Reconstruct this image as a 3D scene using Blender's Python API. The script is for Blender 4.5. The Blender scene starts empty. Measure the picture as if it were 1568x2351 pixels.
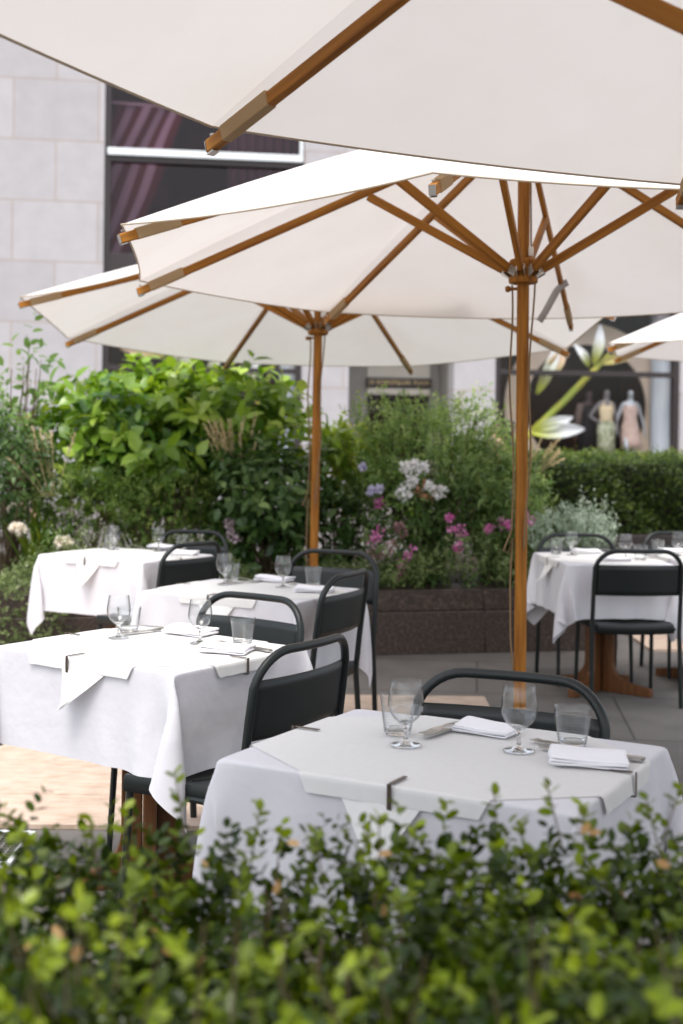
import bpy, math, random
import numpy as np
from mathutils import Vector, Matrix
S = bpy.context.scene
C = S.collection
PI = math.pi
RAD = math.radians

# ---------------------------------------------------------------- camera, sky, sun, exposure
CAM_H, FPX, HOR, ROLL, PPX = 1.40, 3000.0, 1012.0, 0.012, 786.0   # FPX etc. in a 1568 x 2351 frame
cd = bpy.data.cameras.new('camera')
cam = bpy.data.objects.new('camera', cd)
C.objects.link(cam)
S.camera = cam
cam.location = (0, 0, CAM_H)
cam.rotation_euler = (PI / 2, -ROLL, 0)
cd.sensor_fit = 'VERTICAL'
cd.sensor_height = 36.0
cd.lens = 36.0 * FPX / 2351.0
cd.shift_y = (HOR - 1175.5) / 2351.0
cd.shift_x = (784.0 - PPX) / 2351.0
cd.clip_start, cd.clip_end = 0.05, 400.0
cd.dof.use_dof = True
cd.dof.focus_distance = 3.5
cd.dof.aperture_fstop = 3.4
cd.dof.aperture_blades = 0

SUN_EL, SUN_AZ = RAD(66), RAD(200)        # azimuth clockwise from +Y (the view direction)
w = bpy.data.worlds.new('World')
S.world = w
w.use_nodes = True
nt = w.node_tree
bg = nt.nodes['Background']
sky = nt.nodes.new('ShaderNodeTexSky')
sky.sky_type = 'NISHITA'
sky.sun_disc = False
sky.sun_elevation = SUN_EL
sky.sun_rotation = SUN_AZ
sky.dust_density = 4.0
sky.air_density = 1.0
hs = nt.nodes.new('ShaderNodeHueSaturation')
hs.inputs['Saturation'].default_value = 0.42
nt.links.new(sky.outputs[0], hs.inputs['Color'])
nt.links.new(hs.outputs[0], bg.inputs['Color'])
bg.inputs['Strength'].default_value = 0.15
sd = bpy.data.lights.new('sun', 'SUN')
sun = bpy.data.objects.new('sun', sd)
C.objects.link(sun)
sd.energy = 0.5
sd.angle = RAD(20)
sd.color = (1.0, 0.95, 0.88)
sdir = Vector((math.sin(SUN_AZ) * math.cos(SUN_EL), math.cos(SUN_AZ) * math.cos(SUN_EL), math.sin(SUN_EL)))
sun.rotation_euler = (-sdir).to_track_quat('-Z', 'Y').to_euler()
sun.location = (0, -6, 14)
S.view_settings.view_transform = 'Standard'
S.view_settings.look = 'None'
S.view_settings.exposure = 1.36
S.view_settings.gamma = 1.0
S.render.engine = 'CYCLES'
S.cycles.use_denoising = True
S.cycles.max_bounces = 10
S.cycles.diffuse_bounces = 5
S.cycles.transmission_bounces = 10
S.cycles.transparent_max_bounces = 24
S.cycles.caustics_reflective = False
S.cycles.caustics_refractive = True
S.cycles.sample_clamp_indirect = 6.0

cr, sr = math.cos(ROLL), math.sin(ROLL)


def at(u, v, Y):
    """world point at depth Y seen at (u, v) of the 1568 x 2351 photograph"""
    a, b = (u - PPX) / FPX, -(v - HOR) / FPX
    return Vector((Y * (a * cr - b * sr), Y, CAM_H + Y * (a * sr + b * cr)))


def on(u, v, z):
    """world point at height z seen at (u, v)"""
    a, b = (u - PPX) / FPX, -(v - HOR) / FPX
    k = a * sr + b * cr
    return at(u, v, (z - CAM_H) / k)


# ---------------------------------------------------------------- mesh helpers
class MB:
    def __init__(self):
        self.v, self.f, self.n = [], [], 0

    def add(self, v, f):
        v = np.asarray(v, float)
        self.v.append(v)
        for q in f:
            self.f.append(tuple(i + self.n for i in q))
        self.n += len(v)
        return self

    def box(self, c, s, M=None):
        x, y, z = s[0] / 2, s[1] / 2, s[2] / 2
        v = np.array([(-x, -y, -z), (x, -y, -z), (x, y, -z), (-x, y, -z), (-x, -y, z), (x, -y, z), (x, y, z), (-x, y, z)])
        if M is not None:
            v = v @ np.array(M.to_3x3()).T
        return self.add(v + np.array(c), [(3, 2, 1, 0), (4, 5, 6, 7), (0, 1, 5, 4), (1, 2, 6, 5), (2, 3, 7, 6), (3, 0, 4, 7)])

    def tube(self, pts, r, seg=8, cap=True, sx=1.0, up=(0, 0, 1)):
        pts = [Vector(p) for p in pts]
        n = len(pts)
        rr = r if hasattr(r, '__len__') else [r] * n
        vs, fs = [], []
        prev = None
        for i, p in enumerate(pts):
            t = (pts[min(i + 1, n - 1)] - pts[max(i - 1, 0)]).normalized()
            if prev is None:
                a = Vector(up)
                if abs(t.dot(a)) > .95:
                    a = Vector((1, 0, 0))
                x = t.cross(a).normalized()
            else:
                x = (prev - t * prev.dot(t)).normalized()
            prev = x
            y = t.cross(x)
            for k in range(seg):
                an = 2 * PI * k / seg
                vs.append(p + x * (math.cos(an) * rr[i] * sx) + y * (math.sin(an) * rr[i]))
        for i in range(n - 1):
            for k in range(seg):
                k2 = (k + 1) % seg
                fs.append((i * seg + k, i * seg + k2, (i + 1) * seg + k2, (i + 1) * seg + k))
        if cap:
            fs.append(tuple(range(seg - 1, -1, -1)))
            fs.append(tuple((n - 1) * seg + k for k in range(seg)))
        return self.add([tuple(q) for q in vs], fs)

    def bar(self, p0, p1, w, h, up=(0, 0, 1)):
        """rectangular bar from p0 to p1, w across, h along up"""
        p0, p1 = Vector(p0), Vector(p1)
        t = (p1 - p0).normalized()
        x = t.cross(Vector(up)).normalized()
        y = x.cross(t)
        vs = []
        for p in (p0, p1):
            for a, b in ((-1, -1), (1, -1), (1, 1), (-1, 1)):
                vs.append(tuple(p + x * (a * w / 2) + y * (b * h / 2)))
        return self.add(vs, [(3, 2, 1, 0), (4, 5, 6, 7), (0, 1, 5, 4), (1, 2, 6, 5), (2, 3, 7, 6), (3, 0, 4, 7)])

    def lathe(self, prof, seg=24, c=(0, 0, 0)):
        vs, fs = [], []
        n = len(prof)
        for r, z in prof:
            for k in range(seg):
                a = 2 * PI * k / seg
                vs.append((c[0] + r * math.cos(a), c[1] + r * math.sin(a), c[2] + z))
        for i in range(n - 1):
            for k in range(seg):
                k2 = (k + 1) % seg
                fs.append((i * seg + k, i * seg + k2, (i + 1) * seg + k2, (i + 1) * seg + k))
        if prof[0][0] > 1e-6:
            fs.append(tuple(range(seg - 1, -1, -1)))
        if prof[-1][0] > 1e-6:
            fs.append(tuple((n - 1) * seg + k for k in range(seg)))
        return self.add(vs, fs)

    def prism(self, outline, z0, z1):
        n = len(outline)
        v = [(x, y, z0) for x, y in outline] + [(x, y, z1) for x, y in outline]
        f = [tuple(range(n - 1, -1, -1)), tuple(range(n, 2 * n))]
        f += [(i, (i + 1) % n, n + (i + 1) % n, n + i) for i in range(n)]
        return self.add(v, f)

    def grid(self, P):
        a, b = P.shape[:2]
        f = [(i * b + j, (i + 1) * b + j, (i + 1) * b + j + 1, i * b + j + 1) for i in range(a - 1) for j in range(b - 1)]
        return self.add(P.reshape(-1, 3), f)

    def mesh(self, name, smooth=35):
        me = bpy.data.meshes.new(name)
        v = np.concatenate(self.v)
        me.from_pydata(v.tolist(), [], self.f)
        if smooth:
            me.polygons.foreach_set('use_smooth', np.ones(len(me.polygons), bool))
            me.set_sharp_from_angle(angle=RAD(smooth))
        me.update()
        return me

    def build(self, name, m, parent=None, smooth=35, bevel=0, **kw):
        return obj(name, self.mesh(name, smooth), m, parent, bevel, **kw)


def obj(name, me, m, parent=None, bevel=0, loc=None, rot=None, subsurf=0, solid=0):
    o = bpy.data.objects.new(name, me)
    C.objects.link(o)
    if m is not None and not me.materials:
        me.materials.append(m)
    if parent is not None:
        o.parent = parent
    if loc is not None:
        o.location = loc
    if rot is not None:
        o.rotation_euler = rot
    if subsurf:
        b = o.modifiers.new('subsurf', 'SUBSURF')
        b.levels = b.render_levels = subsurf
    if solid:
        b = o.modifiers.new('solid', 'SOLIDIFY')
        b.thickness = solid
        b.offset = 0
    if bevel:
        b = o.modifiers.new('bevel', 'BEVEL')
        b.width = bevel
        b.segments = 2
        b.limit_method = 'ANGLE'
    return o


def tag(o, label=None, cat=None, group=None, kind=None):
    if label:
        o['label'] = label
    if cat:
        o['category'] = cat
    if group:
        o['group'] = group
    if kind:
        o['kind'] = kind
    return o


def thing(name, label, cat, loc=(0, 0, 0), rz=0.0, group=None):
    o = bpy.data.objects.new(name, None)
    o.empty_display_size = .1
    C.objects.link(o)
    o.location = loc
    o.rotation_euler = (0, 0, rz)
    return tag(o, label, cat, group)


def dup(root, loc, rot, label, group=None):
    r = root.copy()
    C.objects.link(r)
    r.location = loc
    r.rotation_euler = rot if hasattr(rot, '__len__') else (0, 0, rot)
    tag(r, label, None, group)
    for ch in list(root.children):
        c = ch.copy()
        C.objects.link(c)
        c.parent = r
        for g in list(ch.children):
            d = g.copy()
            C.objects.link(d)
            d.parent = c
    return r


# ---------------------------------------------------------------- materials
def mat(name, col, rough=.6, metal=0.0, spec=.5, noise=None, bump=None, coord='Object', trans=0.0, scale3=None, coat=0):
    """noise = (scale, colour2, contrast lo, hi); bump = (scale, strength); trans = share of translucent light"""
    m = bpy.data.materials.new(name)
    m.use_nodes = True
    n, l = m.node_tree.nodes, m.node_tree.links
    p = n['Principled BSDF']
    out = n['Material Output']
    p.inputs['Base Color'].default_value = (*col, 1)
    p.inputs['Roughness'].default_value = rough
    p.inputs['Metallic'].default_value = metal
    p.inputs['Specular IOR Level'].default_value = spec
    if coat:
        p.inputs['Coat Weight'].default_value = coat
        p.inputs['Coat Roughness'].default_value = .25
    vec = None
    if noise or bump:
        tc = n.new('ShaderNodeTexCoord')
        mp = n.new('ShaderNodeMapping')
        l.new(tc.outputs[coord], mp.inputs['Vector'])
        if scale3:
            mp.inputs['Scale'].default_value = scale3
        vec = mp.outputs[0]
    csock = None
    if noise:
        tx = n.new('ShaderNodeTexNoise')
        tx.inputs['Scale'].default_value = noise[0]
        tx.inputs['Detail'].default_value = 6
        l.new(vec, tx.inputs['Vector'])
        r = n.new('ShaderNodeValToRGB')
        r.color_ramp.elements[0].position = noise[2]
        r.color_ramp.elements[1].position = noise[3]
        r.color_ramp.elements[0].color = (*col, 1)
        r.color_ramp.elements[1].color = (*noise[1], 1)
        l.new(tx.outputs['Fac'], r.inputs['Fac'])
        csock = r.outputs[0]
        l.new(csock, p.inputs['Base Color'])
    if bump:
        tb = n.new('ShaderNodeTexNoise')
        tb.inputs['Scale'].default_value = bump[0]
        tb.inputs['Detail'].default_value = 4
        l.new(vec, tb.inputs['Vector'])
        bn = n.new('ShaderNodeBump')
        bn.inputs['Strength'].default_value = bump[1]
        bn.inputs['Distance'].default_value = .01
        l.new(tb.outputs['Fac'], bn.inputs['Height'])
        l.new(bn.outputs[0], p.inputs['Normal'])
    if trans:
        t = n.new('ShaderNodeBsdfTranslucent')
        t.inputs['Color'].default_value = (*col, 1)
        if csock:
            l.new(csock, t.inputs['Color'])
        mx = n.new('ShaderNodeMixShader')
        mx.inputs[0].default_value = trans
        l.new(p.outputs[0], mx.inputs[1])
        l.new(t.outputs[0], mx.inputs[2])
        l.new(mx.outputs[0], out.inputs['Surface'])
    return m


def wood_mat(name, c1, c2, rough=.45, axis=0, scale=40.0, coat=.15):
    s3 = [1.0, 1.0, 1.0]
    s3[axis] = .06
    return mat(name, c1, rough, spec=.25, noise=(scale, c2, .32, .68), bump=(scale * 2.2, .15), scale3=s3, coat=coat)


def leaf_mat(name, ramp, rough=.42, trans=.35, spec=.28):
    m = bpy.data.materials.new(name)
    m.use_nodes = True
    n, l = m.node_tree.nodes, m.node_tree.links
    p = n['Principled BSDF']
    p.inputs['Roughness'].default_value = rough
    p.inputs['Specular IOR Level'].default_value = spec
    a = n.new('ShaderNodeAttribute')
    a.attribute_name = 'rnd'
    r = n.new('ShaderNodeValToRGB')
    e = r.color_ramp.elements
    while len(e) < len(ramp):
        e.new(.5)
    for i, (pos, c) in enumerate(ramp):
        e[i].position = pos
        e[i].color = (*c, 1)
    l.new(a.outputs['Fac'], r.inputs['Fac'])
    l.new(r.outputs[0], p.inputs['Base Color'])
    t = n.new('ShaderNodeBsdfTranslucent')
    hsv = n.new('ShaderNodeHueSaturation')
    hsv.inputs['Hue'].default_value = .485
    hsv.inputs['Saturation'].default_value = 1.1
    hsv.inputs['Value'].default_value = 1.5
    l.new(r.outputs[0], hsv.inputs['Color'])
    l.new(hsv.outputs[0], t.inputs['Color'])
    mx = n.new('ShaderNodeMixShader')
    mx.inputs[0].default_value = trans
    l.new(p.outputs[0], mx.inputs[1])
    l.new(t.outputs[0], mx.inputs[2])
    l.new(mx.outputs[0], n['Material Output'].inputs['Surface'])
    return m


def glass_mat(name):
    """thin clear tableware glass: light passes straight through, the edges and the gloss show by Fresnel"""
    m = bpy.data.materials.new(name)
    m.use_nodes = True
    n, l = m.node_tree.nodes, m.node_tree.links
    n.remove(n['Principled BSDF'])
    t = n.new('ShaderNodeBsdfTransparent')
    t.inputs[0].default_value = (.985, .99, .99, 1)
    g = n.new('ShaderNodeBsdfGlossy')
    g.inputs['Roughness'].default_value = .02
    f = n.new('ShaderNodeLayerWeight')
    f.inputs['Blend'].default_value = .5
    pw = n.new('ShaderNodeMath')
    pw.operation = 'POWER'
    pw.inputs[1].default_value = 3.4
    l.new(f.outputs['Facing'], pw.inputs[0])
    ma = n.new('ShaderNodeMath')
    ma.operation = 'MULTIPLY_ADD'
    ma.inputs[1].default_value = .8
    ma.inputs[2].default_value = .04
    l.new(pw.outputs[0], ma.inputs[0])
    p8 = n.new('ShaderNodeMath')
    p8.operation = 'POWER'
    p8.inputs[1].default_value = 4.5
    l.new(f.outputs['Facing'], p8.inputs[0])
    mc = n.new('ShaderNodeMix')
    mc.data_type = 'RGBA'
    mc.inputs['A'].default_value = (.985, .99, .99, 1)
    mc.inputs['B'].default_value = (.16, .19, .20, 1)
    l.new(p8.outputs[0], mc.inputs['Factor'])
    l.new(mc.outputs['Result'], t.inputs[0])
    m2 = n.new('ShaderNodeMixShader')
    l.new(ma.outputs[0], m2.inputs[0])
    l.new(t.outputs[0], m2.inputs[1])
    l.new(g.outputs[0], m2.inputs[2])
    l.new(m2.outputs[0], n['Material Output'].inputs['Surface'])
    return m


def pane_mat(name, tint=(.75, .75, .75), refl=.12):
    m = bpy.data.materials.new(name)
    m.use_nodes = True
    n, l = m.node_tree.nodes, m.node_tree.links
    n.remove(n['Principled BSDF'])
    t = n.new('ShaderNodeBsdfTransparent')
    t.inputs[0].default_value = (*tint, 1)
    g = n.new('ShaderNodeBsdfGlossy')
    g.inputs['Roughness'].default_value = .02
    mx = n.new('ShaderNodeMixShader')
    mx.inputs[0].default_value = refl
    l.new(t.outputs[0], mx.inputs[1])
    l.new(g.outputs[0], mx.inputs[2])
    l.new(mx.outputs[0], n['Material Output'].inputs['Surface'])
    return m


M = {}
M['canvas'] = mat('canvas', (.85, .815, .78), .85, spec=.1, noise=(2.6, (.81, .76, .71), .42, .80), bump=(5, .35), trans=.31)
M['hem'] = mat('hem', (.48, .40, .31), .9, spec=.1)
M['canvas_band'] = mat('canvas_band', (.43, .30, .17), .9, spec=.1, bump=(700, .2), trans=.1)
M['teak'] = wood_mat('teak', (.40, .165, .020), (.20, .070, .007), .6, 0, coat=0)
M['teak_pole'] = wood_mat('teak_pole', (.39, .158, .019), (.19, .066, .007), .6, 2, 55.0, coat=0)
M['teak_leg'] = wood_mat('teak_leg', (.17, .068, .022), (.10, .038, .012), .5, 2, 45.0)
M['steel'] = mat('steel', (.62, .60, .57), .28, metal=1.0)
M['dark_steel'] = mat('dark_steel', (.16, .13, .11), .35, metal=1.0)
M['cord'] = mat('cord', (.19, .12, .06), .9)
M['chair'] = mat('chair', (.008, .0115, .0115), .38, spec=.4)
M['slot'] = mat('slot', (.004, .004, .004), .9)
M['cloth'] = mat('cloth', (.715, .71, .745), .85, spec=.12, bump=(9, .55), trans=.15)
M['paper'] = mat('paper', (.755, .75, .735), .8, spec=.2, noise=(60, (.735, .73, .715), .4, .7), trans=.15)
M['napkin'] = mat('napkin', (.82, .81, .84), .9, spec=.1, bump=(900, .1))
M['glass'] = glass_mat('glass')
M['granite'] = mat('granite', (.042, .029, .022), .45, noise=(48, (.115, .080, .062), .46, .70), bump=(60, .06))
M['soil'] = mat('soil', (.03, .02, .014), .95, noise=(30, (.05, .035, .022), .4, .6), bump=(40, .6))
M['stem'] = mat('stem', (.10, .07, .035), .8)
M['green_stem'] = mat('green_stem', (.10, .15, .04), .7)
M['bronze'] = mat('bronze', (.045, .036, .036), .4, metal=.4)
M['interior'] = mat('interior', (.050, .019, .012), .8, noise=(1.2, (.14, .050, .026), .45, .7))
M['white_metal'] = mat('white_metal', (.78, .82, .84), .35)
M['base_iron'] = mat('base_iron', (.03, .022, .02), .6, noise=(40, (.05, .035, .03), .4, .7))


def brick_wall(name, c1, c2, mortar, bw, bh, msize, rot, rough=.85, extra=None, bumpy=.15):
    m = bpy.data.materials.new(name)
    m.use_nodes = True
    n, l = m.node_tree.nodes, m.node_tree.links
    p = n['Principled BSDF']
    p.inputs['Roughness'].default_value = rough
    tc = n.new('ShaderNodeTexCoord')
    mp = n.new('ShaderNodeMapping')
    mp.inputs['Rotation'].default_value = rot
    l.new(tc.outputs['Object'], mp.inputs['Vector'])
    b = n.new('ShaderNodeTexBrick')
    b.inputs['Scale'].default_value = 1.0
    b.inputs['Brick Width'].default_value = bw
    b.inputs['Row Height'].default_value = bh
    b.inputs['Mortar Size'].default_value = msize
    b.inputs['Mortar Smooth'].default_value = .3
    b.inputs['Color1'].default_value = (*c1, 1)
    b.inputs['Color2'].default_value = (*c2, 1)
    b.inputs['Mortar'].default_value = (*mortar, 1)
    l.new(mp.outputs[0], b.inputs['Vector'])
    tx = n.new('ShaderNodeTexNoise')
    tx.inputs['Scale'].default_value = 3.0
    tx.inputs['Detail'].default_value = 8
    l.new(mp.outputs[0], tx.inputs['Vector'])
    mx = n.new('ShaderNodeMix')
    mx.data_type = 'RGBA'
    mx.blend_type = 'MULTIPLY'
    mx.inputs['Factor'].default_value = 1.0
    r = n.new('ShaderNodeValToRGB')
    r.color_ramp.elements[0].position, r.color_ramp.elements[1].position = .3, .7
    lo = extra or .86
    r.color_ramp.elements[0].color = (lo, lo, lo, 1)
    r.color_ramp.elements[1].color = (1, 1, 1, 1)
    l.new(tx.outputs['Fac'], r.inputs['Fac'])
    l.new(b.outputs['Color'], mx.inputs['A'])
    l.new(r.outputs[0], mx.inputs['B'])
    l.new(mx.outputs['Result'], p.inputs['Base Color'])
    t2 = n.new('ShaderNodeTexNoise')
    t2.inputs['Scale'].default_value = 90
    l.new(mp.outputs[0], t2.inputs['Vector'])
    bn = n.new('ShaderNodeBump')
    bn.inputs['Strength'].default_value = bumpy
    bn.inputs['Distance'].default_value = .01
    l.new(t2.outputs['Fac'], bn.inputs['Height'])
    l.new(bn.outputs[0], p.inputs['Normal'])
    return m


M['limestone'] = brick_wall('limestone', (.485, .465, .475), (.435, .415, .425), (.40, .335, .295), 1.75, 1.27, .018, (PI / 2, 0, 0), extra=.90)
M['paving'] = brick_wall('paving', (.175, .160, .148), (.15, .138, .127), (.08, .07, .064), 1.5, 1.05, .008, (0, 0, RAD(6)), rough=.75, extra=.72, bumpy=.3)


def ply_mat():
    m = bpy.data.materials.new('plywood')
    m.use_nodes = True
    n, l = m.node_tree.nodes, m.node_tree.links
    p = n['Principled BSDF']
    p.inputs['Roughness'].default_value = .7
    tc = n.new('ShaderNodeTexCoord')
    mp = n.new('ShaderNodeMapping')
    mp.inputs['Scale'].default_value = (.35, 3.0, 1)
    l.new(tc.outputs['Object'], mp.inputs['Vector'])
    wv = n.new('ShaderNodeTexNoise')
    wv.inputs['Scale'].default_value = 2.2
    wv.inputs['Detail'].default_value = 3
    wv.inputs['Distortion'].default_value = 1.2
    l.new(mp.outputs[0], wv.inputs['Vector'])
    ml = n.new('ShaderNodeMath')
    ml.operation = 'MULTIPLY'
    ml.inputs[1].default_value = 9.0
    l.new(wv.outputs['Fac'], ml.inputs[0])
    fr = n.new('ShaderNodeMath')
    fr.operation = 'FRACT'
    l.new(ml.outputs[0], fr.inputs[0])
    r = n.new('ShaderNodeValToRGB')
    e = r.color_ramp.elements
    e[0].position, e[0].color = 0, (.53, .415, .33, 1)
    e[1].position, e[1].color = 1, (.515, .40, .315, 1)
    k = e.new(.12)
    k.color = (.46, .335, .245, 1)
    k = e.new(.3)
    k.color = (.545, .43, .345, 1)
    l.new(fr.outputs[0], r.inputs['Fac'])
    nz = n.new('ShaderNodeTexNoise')
    nz.inputs['Scale'].default_value = 14
    nz.inputs['Detail'].default_value = 8
    l.new(tc.outputs['Object'], nz.inputs['Vector'])
    r2 = n.new('ShaderNodeValToRGB')
    r2.color_ramp.elements[0].position, r2.color_ramp.elements[1].position = .3, .62
    r2.color_ramp.elements[0].color = (.80, .78, .76, 1)
    r2.color_ramp.elements[1].color = (1, 1, 1, 1)
    l.new(nz.outputs['Fac'], r2.inputs['Fac'])
    mx = n.new('ShaderNodeMix')
    mx.data_type = 'RGBA'
    mx.blend_type = 'MULTIPLY'
    mx.inputs['Factor'].default_value = 1.0
    l.new(r.outputs[0], mx.inputs['A'])
    l.new(r2.outputs[0], mx.inputs['B'])
    l.new(mx.outputs['Result'], p.inputs['Base Color'])
    return m


M['ply'] = ply_mat()

# ---------------------------------------------------------------- ground
g = MB().add([(-150, -60, 0), (150, -60, 0), (150, 200, 0), (-150, 200, 0)], [(0, 1, 2, 3)]).build('ground', M['paving'])
tag(g, kind='structure')

dk = MB()
rng = random.Random(3)
ys = [4.66, 5.06, 5.57, 6.18, 6.66, 7.12]
for i in range(5):
    x0 = -3.6 + rng.uniform(-.03, .03)
    dk.box(((x0 + .79) / 2, (ys[i] + ys[i + 1]) / 2, .0095), (.79 - x0, ys[i + 1] - ys[i] - .010, .019))
d_ = dk.build('plywood_deck', M['ply'], bevel=.002)
tag(d_, 'bare pale plywood boards laid flat on the paving under the tables', 'deck')
dk = MB()
for i in range(3):
    dk.box((3.3, 9.05 + .45 * i, .0095), (2.4, .442, .019))
d_ = dk.build('plywood_deck', M['ply'], bevel=.002)
tag(d_, 'pale boards on the paving beyond the far right chairs', 'deck')

# floor grate by the hedge at left
gr = thing('floor_grate', 'small grey steel mesh grate in the paving by the boards', 'grate', (-1.28, 4.42, 0))
m_ = MB()
for i in range(15):
    m_.bar((-.2 + i * .0286, -.16, .009), (-.2 + i * .0286, .16, .009), .004, .008)
for i in range(12):
    m_.bar((-.2, -.16 + i * .029, .011), (.2, -.16 + i * .029, .011), .004, .006)
m_.build('mesh', M['steel'], gr)
m_ = MB()
for s in (-1, 1):
    m_.bar((s * .21, -.17, .008), (s * .21, .17, .008), .02, .016)
    m_.bar((-.199, s * .17, .008), (.199, s * .17, .008), .02, .016)
m_.build('frame', M['white_metal'], gr)

# ---------------------------------------------------------------- building across the street
YAW = RAD(8)
FO = Vector((0, 28.2, 0))
fx, fn = Vector((math.cos(YAW), math.sin(YAW), 0)), Vector((math.sin(YAW), -math.cos(YAW), 0))


def fac(u, v, back=0.0):
    """(s, z) on the facade plane (or one `back` metres behind) seen at pixel (u, v)"""
    a, b = (u - PPX) / FPX, -(v - HOR) / FPX
    d = Vector((a * cr - b * sr, 1, a * sr + b * cr))
    o = Vector((0, 0, CAM_H))
    t = ((FO - fn * back) - o).dot(fn) / d.dot(fn)
    p = o + d * t
    return (p - FO).dot(fx), p.z


bld = thing('stone_building', 'pale limestone building with tall bronze framed shop windows behind the garden', 'building', FO, YAW)
# in the building's frame x runs along the wall, -y points to the camera
sx = lambda u, v=600: fac(u, v)[0]
wl0, wl1 = sx(237), sx(696)
dr0, dr1 = sx(800, 900), sx(1042, 900)
wr0, wr1 = sx(1137, 900), sx(1562, 900)
TOP, BOT = 15.0, .55
m_ = MB()
T_ = .6
for a, b, z0, z1 in ((-22, wl0, 0, TOP), (wl1, dr0, 0, TOP), (dr1, wr0, 0, TOP), (wr1, 24, 0, TOP), (dr0, dr1, 4.4, TOP)):
    m_.box(((a + b) / 2, T_ / 2, (z0 + z1) / 2), (b - a, T_, z1 - z0))
for a, b in ((wl0, wl1), (wr0, wr1)):
    m_.box(((a + b) / 2, T_ / 2 + .001, BOT / 2), (b - a, T_ - .002, BOT))
    m_.box(((a + b) / 2, T_ / 2 + .001, (12.6 + TOP) / 2), (b - a, T_ - .002, TOP - 12.6))
m_.build('wall', M['limestone'], bld, smooth=0)
# dark rooms behind the glass
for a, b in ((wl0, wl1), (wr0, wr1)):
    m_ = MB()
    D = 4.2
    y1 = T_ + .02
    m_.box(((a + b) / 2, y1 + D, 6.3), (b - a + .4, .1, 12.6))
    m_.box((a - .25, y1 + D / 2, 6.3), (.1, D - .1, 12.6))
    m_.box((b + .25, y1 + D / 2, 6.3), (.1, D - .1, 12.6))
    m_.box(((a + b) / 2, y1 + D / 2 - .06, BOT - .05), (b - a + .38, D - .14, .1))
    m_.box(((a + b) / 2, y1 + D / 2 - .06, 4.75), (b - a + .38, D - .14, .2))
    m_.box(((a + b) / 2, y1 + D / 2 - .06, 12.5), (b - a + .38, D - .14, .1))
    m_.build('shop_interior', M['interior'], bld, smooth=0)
M['pane'] = pane_mat('pane', (.94, .94, .95), .022)
M['pane_upper'] = pane_mat('pane_upper', (.70, .60, .64), .022)
zt = lambda v, u=469: fac(u, v)[1]


def window(a, b, up_levels):
    win = MB()
    fw = .13
    yf = .18
    for x in (a + fw / 2, b - fw / 2):
        win.box((x, yf, (BOT + 12.6) / 2), (fw, .2, 12.6 - BOT))
    for z, h in up_levels:
        win.box(((a + b) / 2, yf + .003, z), (b - a - 2 * fw, .19, h))
    wo = win.build('window', M['bronze'], bld, smooth=0, bevel=.006)
    zs = sorted([z for z, h in up_levels])
    for i in range(len(zs) - 1):
        MB().box(((a + b) / 2, yf + .05, (zs[i] + zs[i + 1]) / 2), (b - a - 2 * fw - .004, .012, zs[i + 1] - zs[i] - .1)).build(
            'pane', M['pane'] if zs[i] < 4.0 else M['pane_upper'], wo, smooth=0)
    return wo


lv = [(BOT + .06, .12), (zt(848), .11), (zt(600) - .12, .5), (zt(368), .16), (10.6, .16), (12.5, .16)]
w1 = window(wl0, wl1, lv)
MB().box(((wl0 + wl1) / 2 + .02, .06, zt(358) + .03), (wl1 - wl0 - .08, .09, .15)).box((wl1 - .06, .06, zt(358) + 1.35), (.07, .09, 2.48)).build('light_sill', M['white_metal'], w1, smooth=0, bevel=.01)
lv2 = [(BOT + .06, .12), (fac(1345, 857)[1], .12), (4.75, .6), (7.3, .16), (10.6, .16), (12.5, .16)]
window(wr0, wr1, lv2)

# entrance recess
M['grey_stone'] = mat('grey_stone', (.30, .28, .25), .7, noise=(2, (.26, .24, .21), .4, .7))
M['pale_stone'] = mat('pale_stone', (.62, .57, .49), .7, noise=(1.5, (.55, .50, .42), .4, .7))
ent = MB()
RD = 1.6
e0, e1 = fac(842, 900, RD)[0], fac(986, 900, RD)[0]
for a, b in ((dr0 - .02, e0), (e1, dr1 + .02)):
    ent.box(((a + b) / 2, RD + .25, 2.2), (b - a, .5, 4.4))
for x in (dr0 - .15, dr1 + .15):
    ent.box((x, T_ + (RD - T_) / 2, 2.2), (.3, RD - T_ - .01, 4.4))
ent.box(((dr0 + dr1) / 2, RD / 2 + .7, 4.62), (dr1 - dr0 + .6, 1.8, .4))
eo = ent.build('entrance', M['grey_stone'], bld, smooth=0)
zl0, zl1 = fac(910, 868, RD)[1], 4.41
MB().box(((e0 + e1) / 2, RD + .1, (zl0 + zl1) / 2), (e1 - e0 - .004, .3, zl1 - zl0 - .004)).build('lintel', M['pale_stone'], eo, smooth=0)
zs1, zs0 = fac(910, 869, RD)[1], fac(910, 889, RD)[1]
MB().box(((e0 + e1) / 2, RD - .07, (zs0 + zs1) / 2), (e1 - e0 + .04, .12, zs1 - zs0)).build('sign_band', M['bronze'], eo, smooth=0)
MB().box(((e0 + e1) / 2, RD + .02, zs0 - .1), (e1 - e0 - .01, .2, .14)).build('light_strip', M['pale_stone'], eo, smooth=0)
door = MB()
for x in (e0 + .05, (e0 + e1) / 2, e1 - .05):
    door.box((x, RD + .2, (zs0 - .2) / 2), (.08, .08, zs0 - .2))
for z in (.06, 2.15, zs0 - .22):
    door.box(((e0 + e1) / 2, RD + .203, z), (e1 - e0 - .03, .07, .1))
do = door.build('door', M['bronze'], bld, smooth=0)
MB().box(((e0 + e1) / 2, RD + .24, (zs0 - .2) / 2), (e1 - e0, .012, zs0 - .2)).build('pane', M['pane_upper'], do, smooth=0)
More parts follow.
